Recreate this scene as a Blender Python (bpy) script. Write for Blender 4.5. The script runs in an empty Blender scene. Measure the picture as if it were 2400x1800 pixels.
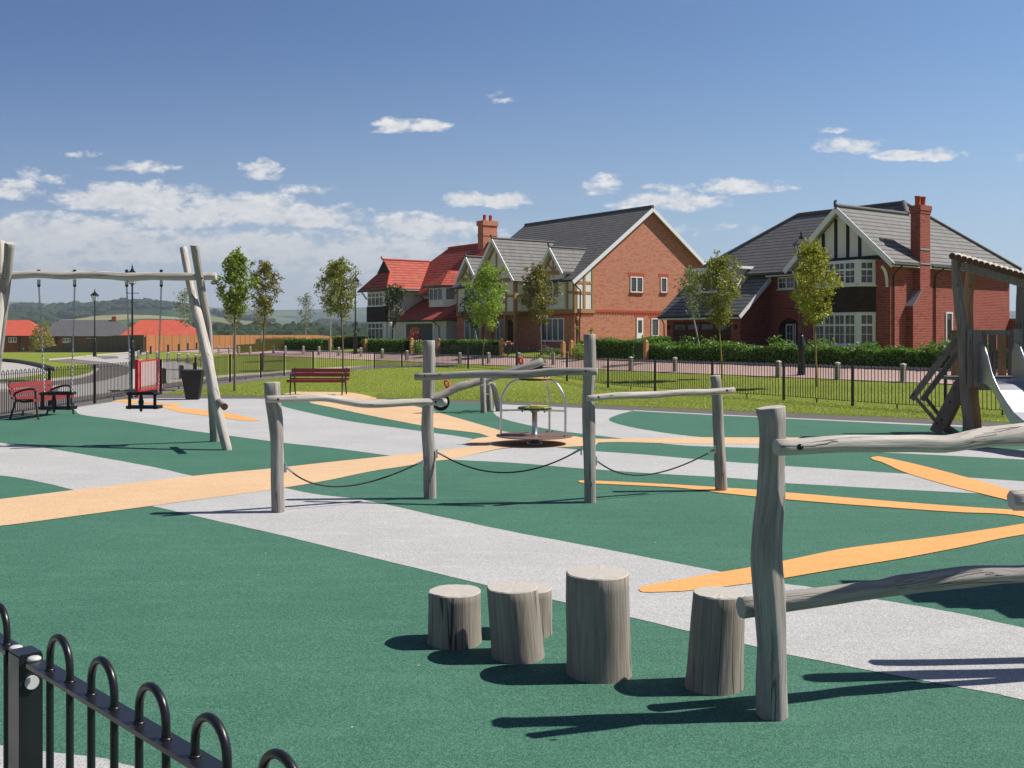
import bpy, math, random
from mathutils import Vector, Matrix, noise
from mathutils.geometry import tessellate_polygon
R = math.radians
# ---------------------------------------------------------------- camera, sky, sun
SC = bpy.context.scene
CH = 1.85                      # eye height above the play surface
FPX, HU, HV = 2400.0, 1200.0, 785.0
cam = bpy.data.cameras.new("camera")
cam.sensor_width = 36.0
cam.lens = 36.0
cam.shift_y = -115.0 / 2400.0
cam.clip_start = 0.05
cam.clip_end = 30000
camo = bpy.data.objects.new("camera", cam)
camo.location = (0, 0, CH)
camo.rotation_euler = (R(90), 0, 0)
SC.collection.objects.link(camo)
SC.camera = camo
SC.view_settings.view_transform = 'Standard'
SC.view_settings.look = 'None'
SC.view_settings.exposure = 0.40
SC.view_settings.gamma = 1.0
SC.cycles.max_bounces = 6
SC.cycles.transparent_max_bounces = 8
SC.cycles.volume_bounces = 0
SUN_EL, SUN_AZ = R(49), R(86)      # azimuth clockwise from +Y
sun = bpy.data.lights.new("sun", 'SUN')
sun.energy = 5.0
sun.angle = R(0.53)
sun.color = (1.0, 0.95, 0.87)
suno = bpy.data.objects.new("sun", sun)
sd = Vector((math.sin(SUN_AZ) * math.cos(SUN_EL), math.cos(SUN_AZ) * math.cos(SUN_EL), math.sin(SUN_EL)))
suno.rotation_euler = sd.to_track_quat('Z', 'Y').to_euler()
suno.location = sd * 100
SC.collection.objects.link(suno)

def nn(nt, typ, **kw):
    n = nt.nodes.new(typ)
    for k, v in kw.items():
        if k == 'ins':
            for kk, vv in v.items():
                n.inputs[kk].default_value = vv
        else:
            setattr(n, k, v)
    return n
def mth(nt, op, a, b=None, c=None, clamp=False):
    n = nt.nodes.new('ShaderNodeMath'); n.operation = op; n.use_clamp = clamp
    for i, x in enumerate((a, b, c)):
        if x is None: continue
        if isinstance(x, (int, float)): n.inputs[i].default_value = x
        else: nt.links.new(x, n.inputs[i])
    return n.outputs[0]
def mixc(nt, f, a, b, typ='MIX'):
    n = nt.nodes.new('ShaderNodeMix'); n.data_type = 'RGBA'; n.blend_type = typ
    for s, x in ((0, f), (6, a), (7, b)):
        if isinstance(x, (int, float)): n.inputs[s].default_value = x
        elif isinstance(x, tuple): n.inputs[s].default_value = (x[0], x[1], x[2], 1)
        else: nt.links.new(x, n.inputs[s])
    return n.outputs[2]

W = bpy.data.worlds.new("World"); SC.world = W; W.use_nodes = True
nt = W.node_tree; nt.nodes.clear()
sky = nn(nt, 'ShaderNodeTexSky', sky_type='NISHITA', sun_disc=False)
sky.sun_elevation = SUN_EL; sky.sun_rotation = SUN_AZ
sky.air_density = 1.0; sky.dust_density = 0.15; sky.ozone_density = 3.0; sky.altitude = 200
bg = nn(nt, 'ShaderNodeBackground'); bg.inputs[1].default_value = 0.060
wo = nn(nt, 'ShaderNodeOutputWorld')
tc = nn(nt, 'ShaderNodeTexCoord')
sep = nn(nt, 'ShaderNodeSeparateXYZ'); nt.links.new(tc.outputs['Generated'], sep.inputs[0])
yy = mth(nt, 'MAXIMUM', sep.outputs[1], 0.02)
ca = mth(nt, 'DIVIDE', sep.outputs[0], yy)          # tangent across
cb = mth(nt, 'DIVIDE', sep.outputs[2], yy)          # tangent up
front = mth(nt, 'GREATER_THAN', sep.outputs[1], 0.02)
def cnoise(sx, sy, detail, off=0.0, dist=0.0):
    cmb = nn(nt, 'ShaderNodeCombineXYZ')
    nt.links.new(mth(nt, 'MULTIPLY', ca, sx), cmb.inputs[0]); nt.links.new(mth(nt, 'MULTIPLY', cb, sy), cmb.inputs[1])
    cmb.inputs[2].default_value = off
    n = nn(nt, 'ShaderNodeTexNoise', ins={'Scale': 1.0, 'Detail': detail, 'Roughness': 0.6, 'Distortion': dist}); nt.links.new(cmb.outputs[0], n.inputs['Vector'])
    return n.outputs[0]
n_fine = cnoise(95, 170, 9, 1.3, 0.2)
n_mid = cnoise(30, 62, 8, 4.1, 0.3)
n_big = cnoise(5, 20, 6, 9.7, .3)
# separate fair weather clouds: (u centre, v centre, half width, half height, strength) in directions seen from the playground
CL = [(925, 290, 50, 20, 1), (1010, 290, 50, 17, 1), (880, 291, 28, 9, .7), (1100, 464, 56, 18, 1), (1190, 467, 62, 20, 1), (615, 394, 48, 26, .85),
      (1990, 338, 72, 19, 1), (2040, 333, 50, 12, .8), (2120, 360, 62, 15, 1), (2195, 356, 50, 18, 1), (1730, 433, 110, 20, .95), (1570, 466, 120, 26, .9),
      (1410, 430, 46, 26, .7), (1655, 470, 60, 14, .6), (1560, 440, 60, 12, .6), (330, 390, 80, 16, .55), (68, 402, 26, 15, .6), (135, 417, 50, 12, .65), (38, 438, 66, 24, 1), (150, 460, 24, 14, .8),
      (1175, 232, 30, 14, .35), (1950, 304, 46, 7, .5), (195, 360, 50, 8, .35), (1660, 535, 110, 16, .4), (2390, 368, 24, 12, .8), (2340, 605, 60, 16, .5),
      (310, 455, 160, 40, 1.25), (560, 478, 160, 34, 1.1), (700, 500, 160, 30, 1.1), (430, 500, 160, 34, 1.1), (720, 441, 70, 12, .6), (130, 535, 220, 46, 1.25), (330, 565, 240, 46, 1.1), (60, 590, 300, 50, 1.0),
      (600, 570, 280, 52, 1.05), (960, 522, 140, 30, 1.05), (880, 585, 240, 52, 1.0), (700, 640, 300, 40, .8), (1100, 560, 110, 30, .6), (1690, 610, 60, 18, .7), (470, 447, 60, 20, .6)]
dens = None; shade = None
for (u0, v0, hw, hh, st) in CL:
    a0, b0, ra, rb = (u0 - HU) / FPX, (HV - v0) / FPX, hw / FPX, hh / FPX
    dx = mth(nt, 'MULTIPLY', mth(nt, 'SUBTRACT', ca, a0), 1 / ra)
    dy = mth(nt, 'MULTIPLY', mth(nt, 'SUBTRACT', cb, b0 - rb * .35), 1 / rb)
    dyb = mth(nt, 'MULTIPLY', mth(nt, 'MINIMUM', dy, 0.0), 0.9)      # flatter bases
    dd = mth(nt, 'ADD', mth(nt, 'MULTIPLY', dx, dx), mth(nt, 'ADD', mth(nt, 'MULTIPLY', dy, dy), mth(nt, 'MULTIPLY', dyb, dyb)))
    m = mth(nt, 'MULTIPLY', mth(nt, 'SUBTRACT', 1.75, dd), st)
    dens = m if dens is None else mth(nt, 'MAXIMUM', dens, m)
edge = mth(nt, 'ADD', mth(nt, 'MULTIPLY', mth(nt, 'SUBTRACT', n_fine, 0.5), 2.9), mth(nt, 'MULTIPLY', mth(nt, 'SUBTRACT', n_mid, 0.5), 4.2))
dens = mth(nt, 'ADD', dens, edge)
dens = mth(nt, 'MULTIPLY', mth(nt, 'SUBTRACT', dens, 0.30), 0.85, clamp=True)
# thin layered cloud low on the left, thinning out to the right
cov = mth(nt, 'MULTIPLY', mth(nt, 'SUBTRACT', 0.125, cb), 9.0, clamp=True)
cov2 = mth(nt, 'MULTIPLY', mth(nt, 'SUBTRACT', 0.14, ca), 3.2, clamp=True)
lay = mth(nt, 'MULTIPLY', mth(nt, 'MULTIPLY', cov, cov2), mth(nt, 'MULTIPLY', mth(nt, 'SUBTRACT', mth(nt, 'ADD', mth(nt, 'MULTIPLY', n_big, 1.3), mth(nt, 'MULTIPLY', n_mid, .6)), 0.40), 3.4, clamp=True), clamp=True)
lay = mth(nt, 'MULTIPLY', lay, 0.92)
tot = mth(nt, 'MULTIPLY', mth(nt, 'MAXIMUM', mth(nt, 'MULTIPLY', dens, 0.93), lay), front)
cw = mixc(nt, mth(nt, 'MULTIPLY', mth(nt, 'SUBTRACT', mth(nt, 'MULTIPLY', mth(nt, 'ADD', n_fine, n_mid), .5), 0.36), 4.0, clamp=True), (8.3, 8.5, 8.7), (12.6, 12.3, 11.9))
cw = mixc(nt, mth(nt, 'MULTIPLY', mth(nt, 'SUBTRACT', 0.115, cb), 12.0, clamp=True), cw, (8.3, 8.4, 8.3))
# polarised deep blue aloft, paler towards the horizon haze
skyt = mixc(nt, 1.0, sky.outputs[0], (0.62, 0.98, 1.22), 'MULTIPLY')
side = mth(nt, 'ADD', 0.5, mth(nt, 'MULTIPLY', sep.outputs[0], 1.1), clamp=True)
skyt = mixc(nt, 1.0, skyt, mixc(nt, side, (0.64, 0.68, 0.86), (1.32, 1.16, 1.15)), 'MULTIPLY')
# overhead and behind, an added tint dulls and neutralises the light filling shadows
ahead = mth(nt, 'MULTIPLY', mth(nt, 'MULTIPLY', mth(nt, 'SUBTRACT', sep.outputs[1], 0.30), 3.0, clamp=True), mth(nt, 'MULTIPLY', mth(nt, 'SUBTRACT', 0.62, sep.outputs[2]), 4.5, clamp=True))
skyt = mixc(nt, ahead, mixc(nt, 1.0, sky.outputs[0], (0.82, 0.71, 0.84), 'MULTIPLY'), skyt)
hz = mth(nt, 'POWER', mth(nt, 'SUBTRACT', 1.0, mth(nt, 'MULTIPLY', cb, 3.2, clamp=True), clamp=True), 1.8)
skyh = mixc(nt, mth(nt, 'MULTIPLY', hz, mth(nt, 'MULTIPLY', front, 0.72)), skyt, (6.8, 8.4, 9.7))
fin = mixc(nt, tot, skyh, cw)
nt.links.new(fin, bg.inputs[0]); nt.links.new(bg.outputs[0], wo.inputs[0])

# ---------------------------------------------------------------- places
NX, NY = 0.8081, 0.5890           # unit vector away from the street
AX, AY = -0.5890, 0.8081          # unit vector along the street
ANG = math.atan2(NY, NX)
def sd_xy(s, d): return (s * AX + d * NX, s * AY + d * NY)
def xy_sd(x, y): return (x * AX + y * AY, x * NX + y * NY)
def smooth(t):
    t = max(0.0, min(1.0, t)); return t * t * (3 - 2 * t)
def interp(x, pts):
    if x <= pts[0][0]: return pts[0][1]
    for i in range(len(pts) - 1):
        if x <= pts[i + 1][0]:
            t = (x - pts[i][0]) / (pts[i + 1][0] - pts[i][0])
            return pts[i][1] + t * (pts[i + 1][1] - pts[i][1])
    return pts[-1][1]
ZD = [(26, 0), (31, .2), (32.5, .24), (35, .5), (38, .62), (41, .75), (44, .8)]
VN = [(-2500, 735), (-600, 735), (0, 722), (60, 722), (130, 724), (170, 720), (220, 717), (260, 713), (310, 711), (360, 713), (400, 717), (440, 722), (480, 731), (520, 742), (600, 752), (700, 760), (850, 763), (900, 755), (1200, 750), (2400, 745), (5000, 745)]
VF = [(-2500, 700), (-600, 700), (0, 709), (50, 708), (100, 711), (160, 716), (250, 722), (350, 715), (400, 712), (450, 716), (520, 725), (600, 727), (700, 727), (760, 725), (870, 720), (1000, 715), (1200, 712), (2400, 730), (5000, 730)]
def tz(x, y):
    """height of the land"""
    if y < 230 or y <= 0:
        s, d = xy_sd(x, y)
        z = interp(d, ZD) * (1 - smooth((s - 95) / 20))
        # grass mound behind the play area
        r = math.hypot((x + 3.6) / 8.6, (y - 39.6) / 7.6)
        if r < 1: z += 0.6 * (0.5 + 0.5 * math.cos(math.pi * r))
        if y > 108: z -= 3.4 * smooth((y - 109) / 30) * smooth((-40.5 - x) / 5)
        if y > 190: z -= 4 * smooth((y - 190) / 60)
        return z
    if y < 900: return -4 - 4 * smooth((y - 230) / 200) + 3.0 * noise.noise((x / 160, y / 160, 0))
    u = HU + FPX * x / y
    zc = HV - interp(u, VN) + 1.85
    zf = (HV - interp(u, VF)) * 5200 / 2400 + 1.85
    bump = noise.noise((x / 420, y / 420, 3.1)) * 9 * smooth((y - 900) / 500)
    if y < 2400:
        t = (y - 900) / 1500; return -8 + (zc + 8) * (t ** 1.25) + bump * (1 - t)
    if y < 3300: return zc + (zc * .45 - zc) * smooth((y - 2400) / 900)
    if y < 5200:
        t = (y - 3300) / 1900; return zc * .45 + (zf - zc * .45) * smooth(t)
    return zf * (1 - smooth((y - 5200) / 3000))
def W3(u, v, y): return Vector(((u - HU) * y / FPX, y, CH - (v - HV) * y / FPX))
def G(u, v, z=0.0):
    y = FPX * (CH - z) / (v - HV); return ((u - HU) * y / FPX, y)
def GT(u, v):
    z = 0.0
    for _ in range(12):
        x, y = G(u, v, z); z = 0.5 * z + 0.5 * tz(x, y)
    return (x, y)
def at(u, y, dz=0.0):
    x = (u - HU) * y / FPX; return Vector((x, y, tz(x, y) + dz))

# ---------------------------------------------------------------- mesh building
class MB:
    def __init__(s): s.v = []; s.f = []; s.m = []; s.uv = []; s.sm = []
    def face(s, pts, m=0, uv=None, sm=False, idx=None):
        if idx is None:
            idx = list(range(len(s.v), len(s.v) + len(pts))); s.v += [Vector(p) for p in pts]
        P = [s.v[i] for i in idx]
        if uv is None:
            n = Vector((0, 0, 0))
            for i in range(len(P)):
                a, b = P[i], P[(i + 1) % len(P)]
                n += Vector(((a.y - b.y) * (a.z + b.z), (a.z - b.z) * (a.x + b.x), (a.x - b.x) * (a.y + b.y)))
            if n.length < 1e-12: n = Vector((0, 0, 1))
            n.normalize()
            if abs(n.z) > .98: T, B = Vector((1, 0, 0)), Vector((0, 1, 0))
            else:
                T = Vector((0, 0, 1)).cross(n).normalized(); B = n.cross(T)
                if B.z < 0: B = -B
            uv = [(p.dot(T), p.dot(B)) for p in P]
        s.f.append(idx); s.m.append(m); s.uv.append(uv); s.sm.append(sm)
    def box(s, c, d, m=0, rz=0.0, M=None):
        c = Vector(c); hx, hy, hz = d[0] / 2, d[1] / 2, d[2] / 2
        rm = M if M is not None else Matrix.Rotation(rz, 3, 'Z')
        q = [c + rm @ Vector((a * hx, b * hy, e * hz)) for a in (-1, 1) for b in (-1, 1) for e in (-1, 1)]
        for I in ((0, 1, 3, 2), (4, 6, 7, 5), (0, 4, 5, 1), (2, 3, 7, 6), (0, 2, 6, 4), (1, 5, 7, 3)):
            s.face([q[i] for i in I], m)
    def b2(s, lo, hi, m=0):
        s.box([(a + b) / 2 for a, b in zip(lo, hi)], [abs(b - a) for a, b in zip(lo, hi)], m)
    def beam(s, p, q, w, h, up=(0, 0, 1), m=0):
        p, q = Vector(p), Vector(q); t = (q - p).normalized(); side = t.cross(Vector(up))
        if side.length < 1e-4: side = t.cross(Vector((1, 0, 0)))
        side.normalize(); u2 = side.cross(t)
        q8 = [a + side * (i * w / 2) + u2 * (j * h / 2) for a in (p, q) for (i, j) in ((-1, -1), (1, -1), (1, 1), (-1, 1))]
        s.face([q8[i] for i in (0, 3, 2, 1)], m); s.face([q8[i] for i in (4, 5, 6, 7)], m)
        for i in range(4):
            j = (i + 1) % 4; s.face([q8[i], q8[j], q8[4 + j], q8[4 + i]], m)
    def prism(s, poly, off, m=0, ms=None, mb=None):
        """poly: 3D points, off: vector of the thickness (poly is the top when off points down)"""
        off = Vector(off); P = [Vector(p) for p in poly]; Q = [p + off for p in P]
        s.face(P, m); s.face(Q[::-1], m if mb is None else mb)
        for i in range(len(P)):
            j = (i + 1) % len(P); s.face([P[i], Q[i], Q[j], P[j]], m if ms is None else ms)
    def slab(s, poly, m=0, thick=0.06, zf=None):
        P = [Vector(p) for p in poly]
        base = len(s.v); s.v += P
        for tri in tessellate_polygon([P]):
            a, b, c = tri
            n = (P[b] - P[a]).cross(P[c] - P[a])
            t = [a, b, c] if n.z > 0 else [a, c, b]
            s.face(None, m, uv=[(P[i].x, P[i].y) for i in t], idx=[base + i for i in t])
        if thick:
            for i in range(len(P)):
                j = (i + 1) % len(P); s.face([P[i], P[j], P[j] - Vector((0, 0, thick)), P[i] - Vector((0, 0, thick))], m)
    def tube(s, pts, rad, n=8, m=0, cap=True, mcap=None, lump=0.0, seed=0.0, sm=True, capr=0.0, lf=1.0, facet=0):
        P = [Vector(p) for p in pts]; K = len(P)
        if isinstance(rad, (int, float)): rad = [rad] * K
        t0 = (P[1] - P[0]).normalized()
        ref = Vector((0, 0, 1)) if abs(t0.z) < .9 else Vector((1, 0, 0))
        nrm = t0.cross(ref).normalized(); L = 0.0; rings = []; lens = []
        for k in range(K):
            if k > 0: L += (P[k] - P[k - 1]).length
            t = (P[min(k + 1, K - 1)] - P[max(k - 1, 0)]).normalized()
            nrm = (nrm - t * nrm.dot(t)).normalized(); bi = t.cross(nrm)
            base = len(s.v)
            for i in range(n):
                a = 2 * math.pi * i / n; r = rad[k]
                if lump:
                    ca_, sa_ = math.cos(a), math.sin(a)
                    if facet:
                        w_ = 2 * math.pi / facet; q_ = (a + seed * 1.7 + .5 * noise.noise((L * 1.1, seed, 0))) % w_
                        r *= 1 + .95 * (math.cos(w_ / 2) / math.cos(q_ - w_ / 2) * 1.09 - 1)
                    r *= 1 + lump * (noise.noise((ca_ * 1.1 + seed, sa_ * 1.1, L * 2.2 * lf + seed)) * 1.5 + noise.noise((ca_ * 2.6, sa_ * 2.6 + seed, L * 5 * lf)) * .6)
                s.v.append(P[k] + (nrm * math.cos(a) + bi * math.sin(a)) * r)
            rings.append(base); lens.append(L)
        for k in range(K - 1):
            for i in range(n):
                j = (i + 1) % n; r = rad[k]; c = 2 * math.pi * r
                u0, u1 = c * i / n, c * (i + 1) / n
                s.face(None, m, uv=[(u0, lens[k]), (u1, lens[k]), (u1, lens[k + 1]), (u0, lens[k + 1])], sm=sm,
                       idx=[rings[k] + i, rings[k] + j, rings[k + 1] + j, rings[k + 1] + i])
        if cap:
            mc = m if mcap is None else mcap
            for k, rev in ((0, True), (K - 1, False)):
                ids = [rings[k] + i for i in range(n)]
                t = (P[1] - P[0]).normalized() if k == 0 else (P[-1] - P[-2]).normalized()
                pts_ = [s.v[i].copy() for i in ids]
                if capr:   # chamfered end
                    ins = [P[k] + (p - P[k]) * (1 - capr) + t * (-1 if k == 0 else 1) * rad[k] * capr * .7 for p in pts_]
                    b = len(s.v); s.v += ins
                    for i in range(n):
                        j = (i + 1) % n
                        q = [ids[i], ids[j], b + j, b + i]
                        s.face(None, mc, uv=[((s.v[x] - P[k]).x, (s.v[x] - P[k]).y) for x in q], idx=q if not rev else q[::-1], sm=True)
                    ids2 = list(range(b, b + n))
                else:
                    b = len(s.v); s.v += pts_; ids2 = list(range(b, b + n))
                uvs = [(math.cos(2 * math.pi * i / n) * rad[k], math.sin(2 * math.pi * i / n) * rad[k]) for i in range(n)]
                if rev: s.face(None, mc, uv=uvs[::-1], idx=ids2[::-1])
                else: s.face(None, mc, uv=uvs, idx=ids2)
    def cyl(s, p, q, r, n=12, m=0, r2=None, **k):
        s.tube([p, q], [r, r if r2 is None else r2], n=n, m=m, sm=k.pop('sm', True), **k)
    def lathe(s, c, prof, n=16, m=0, sm=True, sq=False):
        """prof: (radius, z) list; sq: four sided"""
        c = Vector(c); rings = []
        if sq: n = 4
        for (r, z) in prof:
            b = len(s.v)
            for i in range(n):
                a = 2 * math.pi * i / n + (math.pi / 4 if sq else 0); rr = r * (1.41421 if sq else 1)
                s.v.append(c + Vector((rr * math.cos(a), rr * math.sin(a), z)))
            rings.append(b)
        for k in range(len(prof) - 1):
            for i in range(n):
                j = (i + 1) % n; s.face(None, m, idx=[rings[k] + i, rings[k] + j, rings[k + 1] + j, rings[k + 1] + i], sm=sm and not sq)
        s.face(None, m, idx=[rings[0] + i for i in range(n)][::-1]); s.face(None, m, idx=[rings[-1] + i for i in range(n)])
    def ball(s, c, r, n=8, m=0, sz=1.0):
        prof = [(max(1e-4, r * math.sin(math.pi * k / n)), -r * sz * math.cos(math.pi * k / n)) for k in range(n + 1)]
        s.lathe(c, prof, n=n + 2, m=m)
    def build(s, name, mats, parent=None, world=True, label=None):
        me = bpy.data.meshes.new(name)
        vs = s.v
        if parent is not None and world:
            top = parent
            while top.parent is not None: top = top.parent
            l = top.location; r = -top.rotation_euler.z; cr, sr = math.cos(r), math.sin(r)
            out = []
            for p in vs:
                x, y = p.x - l.x, p.y - l.y; out.append((x * cr - y * sr, x * sr + y * cr, p.z - l.z))
            vs = out
        else: vs = [tuple(p) for p in vs]
        me.from_pydata(vs, [], s.f)
        if not isinstance(mats, (list, tuple)): mats = [mats]
        for m in mats: me.materials.append(m)
        me.polygons.foreach_set('material_index', s.m)
        me.polygons.foreach_set('use_smooth', s.sm)
        uvl = me.uv_layers.new(name='UVMap'); flat = []
        for u in s.uv:
            for a in u: flat += [a[0], a[1]]
        uvl.data.foreach_set('uv', flat)
        me.update()
        o = bpy.data.objects.new(name, me); SC.collection.objects.link(o)
        if parent is not None: o.parent = parent
        if label: o['label'] = label
        return o
def tag(o, label, cat, group=None, kind=None):
    o['label'] = label
    if cat: o['category'] = cat
    if group: o['group'] = group
    if kind: o['kind'] = kind
    return o
def thing(name, label, cat, loc=(0, 0, 0), rz=0.0, group=None):
    o = bpy.data.objects.new(name, None); o.empty_display_size = .3
    o.location = loc; o.rotation_euler = (0, 0, rz); SC.collection.objects.link(o)
    return tag(o, label, cat, group)
def struct(mb, name, mats, label=None):
    o = mb.build(name, mats); o['kind'] = 'structure'
    if label: o['label'] = label
    return o
def copy_tree(o, parent=None):
    c = o.copy(); SC.collection.objects.link(c); c.parent = parent
    for ch in list(o.children): copy_tree(ch, c)
    return c
def crom(pts, step=None, sub=6, closed=False):
    P = [Vector(p) for p in pts]; out = []; n = len(P)
    for i in range(n - 1):
        p0 = P[i - 1] if i > 0 else P[0] * 2 - P[1]
        p1, p2 = P[i], P[i + 1]
        p3 = P[i + 2] if i + 2 < n else P[-1] * 2 - P[-2]
        k = sub if step is None else max(1, int((p2 - p1).length / step))
        for j in range(k):
            t = j / k
            out.append(0.5 * ((2 * p1) + (p2 - p0) * t + (2 * p0 - 5 * p1 + 4 * p2 - p3) * t * t + (3 * p1 - p0 - 3 * p2 + p3) * t ** 3))
    out.append(P[-1]); return out
def log(mb, pts, radii, step=0.07, n=16, lump=0.07, seed=0.0, m=0, mcap=1, capr=.12, facet=6):
    """round timber through pts with a radius at each point"""
    V = [Vector((p[0], p[1], p[2], r)) if False else None for p, r in zip(pts, radii)]
    P = crom(pts, step=step)
    # arc length interpolation of the radii
    cum = [0]
    for i in range(len(pts) - 1): cum.append(cum[-1] + (Vector(pts[i + 1]) - Vector(pts[i])).length)
    L = 0; rr = []
    for i, p in enumerate(P):
        if i: L += (P[i] - P[i - 1]).length
        rr.append(interp(L, list(zip(cum, radii))))
    mb.tube(P, rr, n=n, m=m, mcap=mcap, lump=lump, seed=seed, capr=capr, facet=facet)

# ---------------------------------------------------------------- materials
def mat(name, col, rough=.8, metal=0.0, spec=0.3):
    m = bpy.data.materials.new(name); m.use_nodes = True; b = m.node_tree.nodes['Principled BSDF']
    b.inputs['Base Color'].default_value = (*col, 1); b.inputs['Roughness'].default_value = rough
    b.inputs['Metallic'].default_value = metal; b.inputs['Specular IOR Level'].default_value = spec
    return m, m.node_tree, b
def tnoise(nt, scale, detail=4, vec=None, rough=.55, dist=0.0):
    n = nn(nt, 'ShaderNodeTexNoise', ins={'Scale': scale, 'Detail': detail, 'Roughness': rough, 'Distortion': dist})
    if vec is not None: nt.links.new(vec, n.inputs['Vector'])
    return n.outputs[0]
def ramp(nt, fac, stops):
    r = nn(nt, 'ShaderNodeValToRGB'); nt.links.new(fac, r.inputs[0]); e = r.color_ramp.elements
    while len(e) < len(stops): e.new(.5)
    for i, (p, c) in enumerate(stops): e[i].position = p; e[i].color = (*c, 1)
    return r.outputs[0]
def bump(nt, b, h, strength=.3, dist=.01):
    n = nn(nt, 'ShaderNodeBump', ins={'Strength': strength, 'Distance': dist}); nt.links.new(h, n.inputs['Height']); nt.links.new(n.outputs[0], b.inputs['Normal'])
def opos(nt): return nn(nt, 'ShaderNodeNewGeometry').outputs['Position']
def uvv(nt): return nn(nt, 'ShaderNodeTexCoord').outputs['UV']
def vscale(nt, v, s):
    n = nn(nt, 'ShaderNodeVectorMath', operation='MULTIPLY'); nt.links.new(v, n.inputs[0]); n.inputs[1].default_value = s; return n.outputs[0]

def noisy(name, col, var=.25, scale=8, rough=.8, spec=.3, metal=0, bs=0.0, bscale=60, bdist=.004):
    m, nt, b = mat(name, col, rough, metal, spec); p = opos(nt)
    n1 = tnoise(nt, scale, 6, p)
    c = mixc(nt, n1, tuple(x * (1 - var) for x in col), tuple(min(1, x * (1 + var)) for x in col)); nt.links.new(c, b.inputs[0])
    if bs: bump(nt, b, tnoise(nt, bscale, 3, p), bs, bdist)
    return m
def granule(name, col, dark, light, amt=.35):
    """poured rubber crumb: fine speckle, soft patches, scuffs"""
    m, nt, b = mat(name, col, .88, 0, .25); p = opos(nt)
    v = nn(nt, 'ShaderNodeTexVoronoi', ins={'Scale': 135.0}); nt.links.new(p, v.inputs['Vector'])
    spk = nn(nt, 'ShaderNodeSeparateColor'); nt.links.new(v.outputs['Color'], spk.inputs[0])
    c = mixc(nt, spk.outputs[0], dark, light)
    c = mixc(nt, 1 - amt, c, col)
    v2 = nn(nt, 'ShaderNodeTexVoronoi', ins={'Scale': 70.0}); nt.links.new(p, v2.inputs['Vector'])
    s2 = nn(nt, 'ShaderNodeSeparateColor'); nt.links.new(v2.outputs['Color'], s2.inputs[0])
    c = mixc(nt, mth(nt, 'MULTIPLY', s2.outputs[1], amt * .7), c, dark)
    big = tnoise(nt, .55, 6, p, .6)
    c = mixc(nt, mth(nt, 'MULTIPLY', mth(nt, 'SUBTRACT', big, .38), 1.6, clamp=True), c, mixc(nt, .42, c, dark))
    st = tnoise(nt, 2.6, 7, vscale(nt, p, (.5, 2.2, 1)), .65)
    c = mixc(nt, mth(nt, 'MULTIPLY', mth(nt, 'SUBTRACT', st, .48), 1.8, clamp=True), c, mixc(nt, .35, c, light))
    grit = nn(nt, 'ShaderNodeTexVoronoi', ins={'Scale': 2.6}); nt.links.new(p, grit.inputs['Vector'])
    gm = mth(nt, 'LESS_THAN', grit.outputs['Distance'], .018)
    c = mixc(nt, gm, c, (.62, .56, .46))
    nt.links.new(c, b.inputs[0]); bump(nt, b, v.outputs['Distance'], .55, .004)
    return m
HAZE = 0.00015
M = {}
M['green'] = granule('green rubber', (.052, .165, .108), (.014, .065, .042), (.14, .30, .215), .50)
M['grey_rubber'] = granule('grey rubber', (.50, .495, .485), (.20, .20, .20), (.70, .695, .68), .45)
M['beige'] = granule('beige rubber', (.70, .47, .275), (.40, .24, .12), (.90, .68, .46), .45)
M['orange'] = granule('orange rubber', (.78, .40, .135), (.48, .20, .06), (.92, .56, .24), .4)
M['tarmac'] = noisy('tarmac', (.125, .112, .105), .22, 3, .92, .2, bs=.3, bscale=160)
M['tarmac_red'] = noisy('tarmac warm', (.17, .15, .14), .2, 3, .92, .2)
M['concrete'] = noisy('pale paving', (.40, .375, .35), .12, 1.5, .9, .2)
M['kerb'] = noisy('kerb stone', (.50, .45, .39), .15, 4, .9, .2)

def wood_mat(name, a, bcol, warm=None, crack=.7):
    m, nt, b = mat(name, a, .82, 0, .25); uv = uvv(nt)
    g = tnoise(nt, 1.0, 7, vscale(nt, uv, (55, 2.4, 1)), .65, .15)
    g2 = tnoise(nt, 1.0, 4, vscale(nt, uv, (9, 1.6, 1)), .6, .6)
    c = mixc(nt, mth(nt, 'MULTIPLY', mth(nt, 'SUBTRACT', g, .3), 2.2, clamp=True), a, bcol)
    dk = tuple(x * .42 for x in a)
    c = mixc(nt, mth(nt, 'MULTIPLY', mth(nt, 'SUBTRACT', g2, .5), 1.5, clamp=True), c, warm or dk)
    ck = tnoise(nt, 1.0, 2, vscale(nt, uv, (13, .55, 1)), .5, .15)
    gate = mth(nt, 'MULTIPLY', mth(nt, 'SUBTRACT', tnoise(nt, 1.0, 2, vscale(nt, uv, (7, 1.1, 1))), .46), 12, clamp=True)
    cm = mth(nt, 'MULTIPLY', mth(nt, 'SUBTRACT', 1.0, mth(nt, 'MULTIPLY', mth(nt, 'ABSOLUTE', mth(nt, 'SUBTRACT', ck, .5)), 75.0), clamp=True), gate)
    c = mixc(nt, mth(nt, 'MULTIPLY', cm, crack), c, tuple(x * .12 for x in a))
    kn = nn(nt, 'ShaderNodeTexVoronoi', ins={'Scale': 1.0}); nt.links.new(vscale(nt, uv, (3.2, 2.1, 1)), kn.inputs['Vector'])
    km = mth(nt, 'MULTIPLY', mth(nt, 'SUBTRACT', .11, kn.outputs['Distance']), 16, clamp=True)
    c = mixc(nt, mth(nt, 'MULTIPLY', km, .55), c, (a[0] * .4, a[1] * .3, a[2] * .24))
    nt.links.new(c, b.inputs[0])
    h = mth(nt, 'SUBTRACT', mth(nt, 'ADD', mth(nt, 'MULTIPLY', g, .5), g2), mth(nt, 'MULTIPLY', cm, 1.2)); bump(nt, b, h, .8, .009)
    return m
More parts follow.
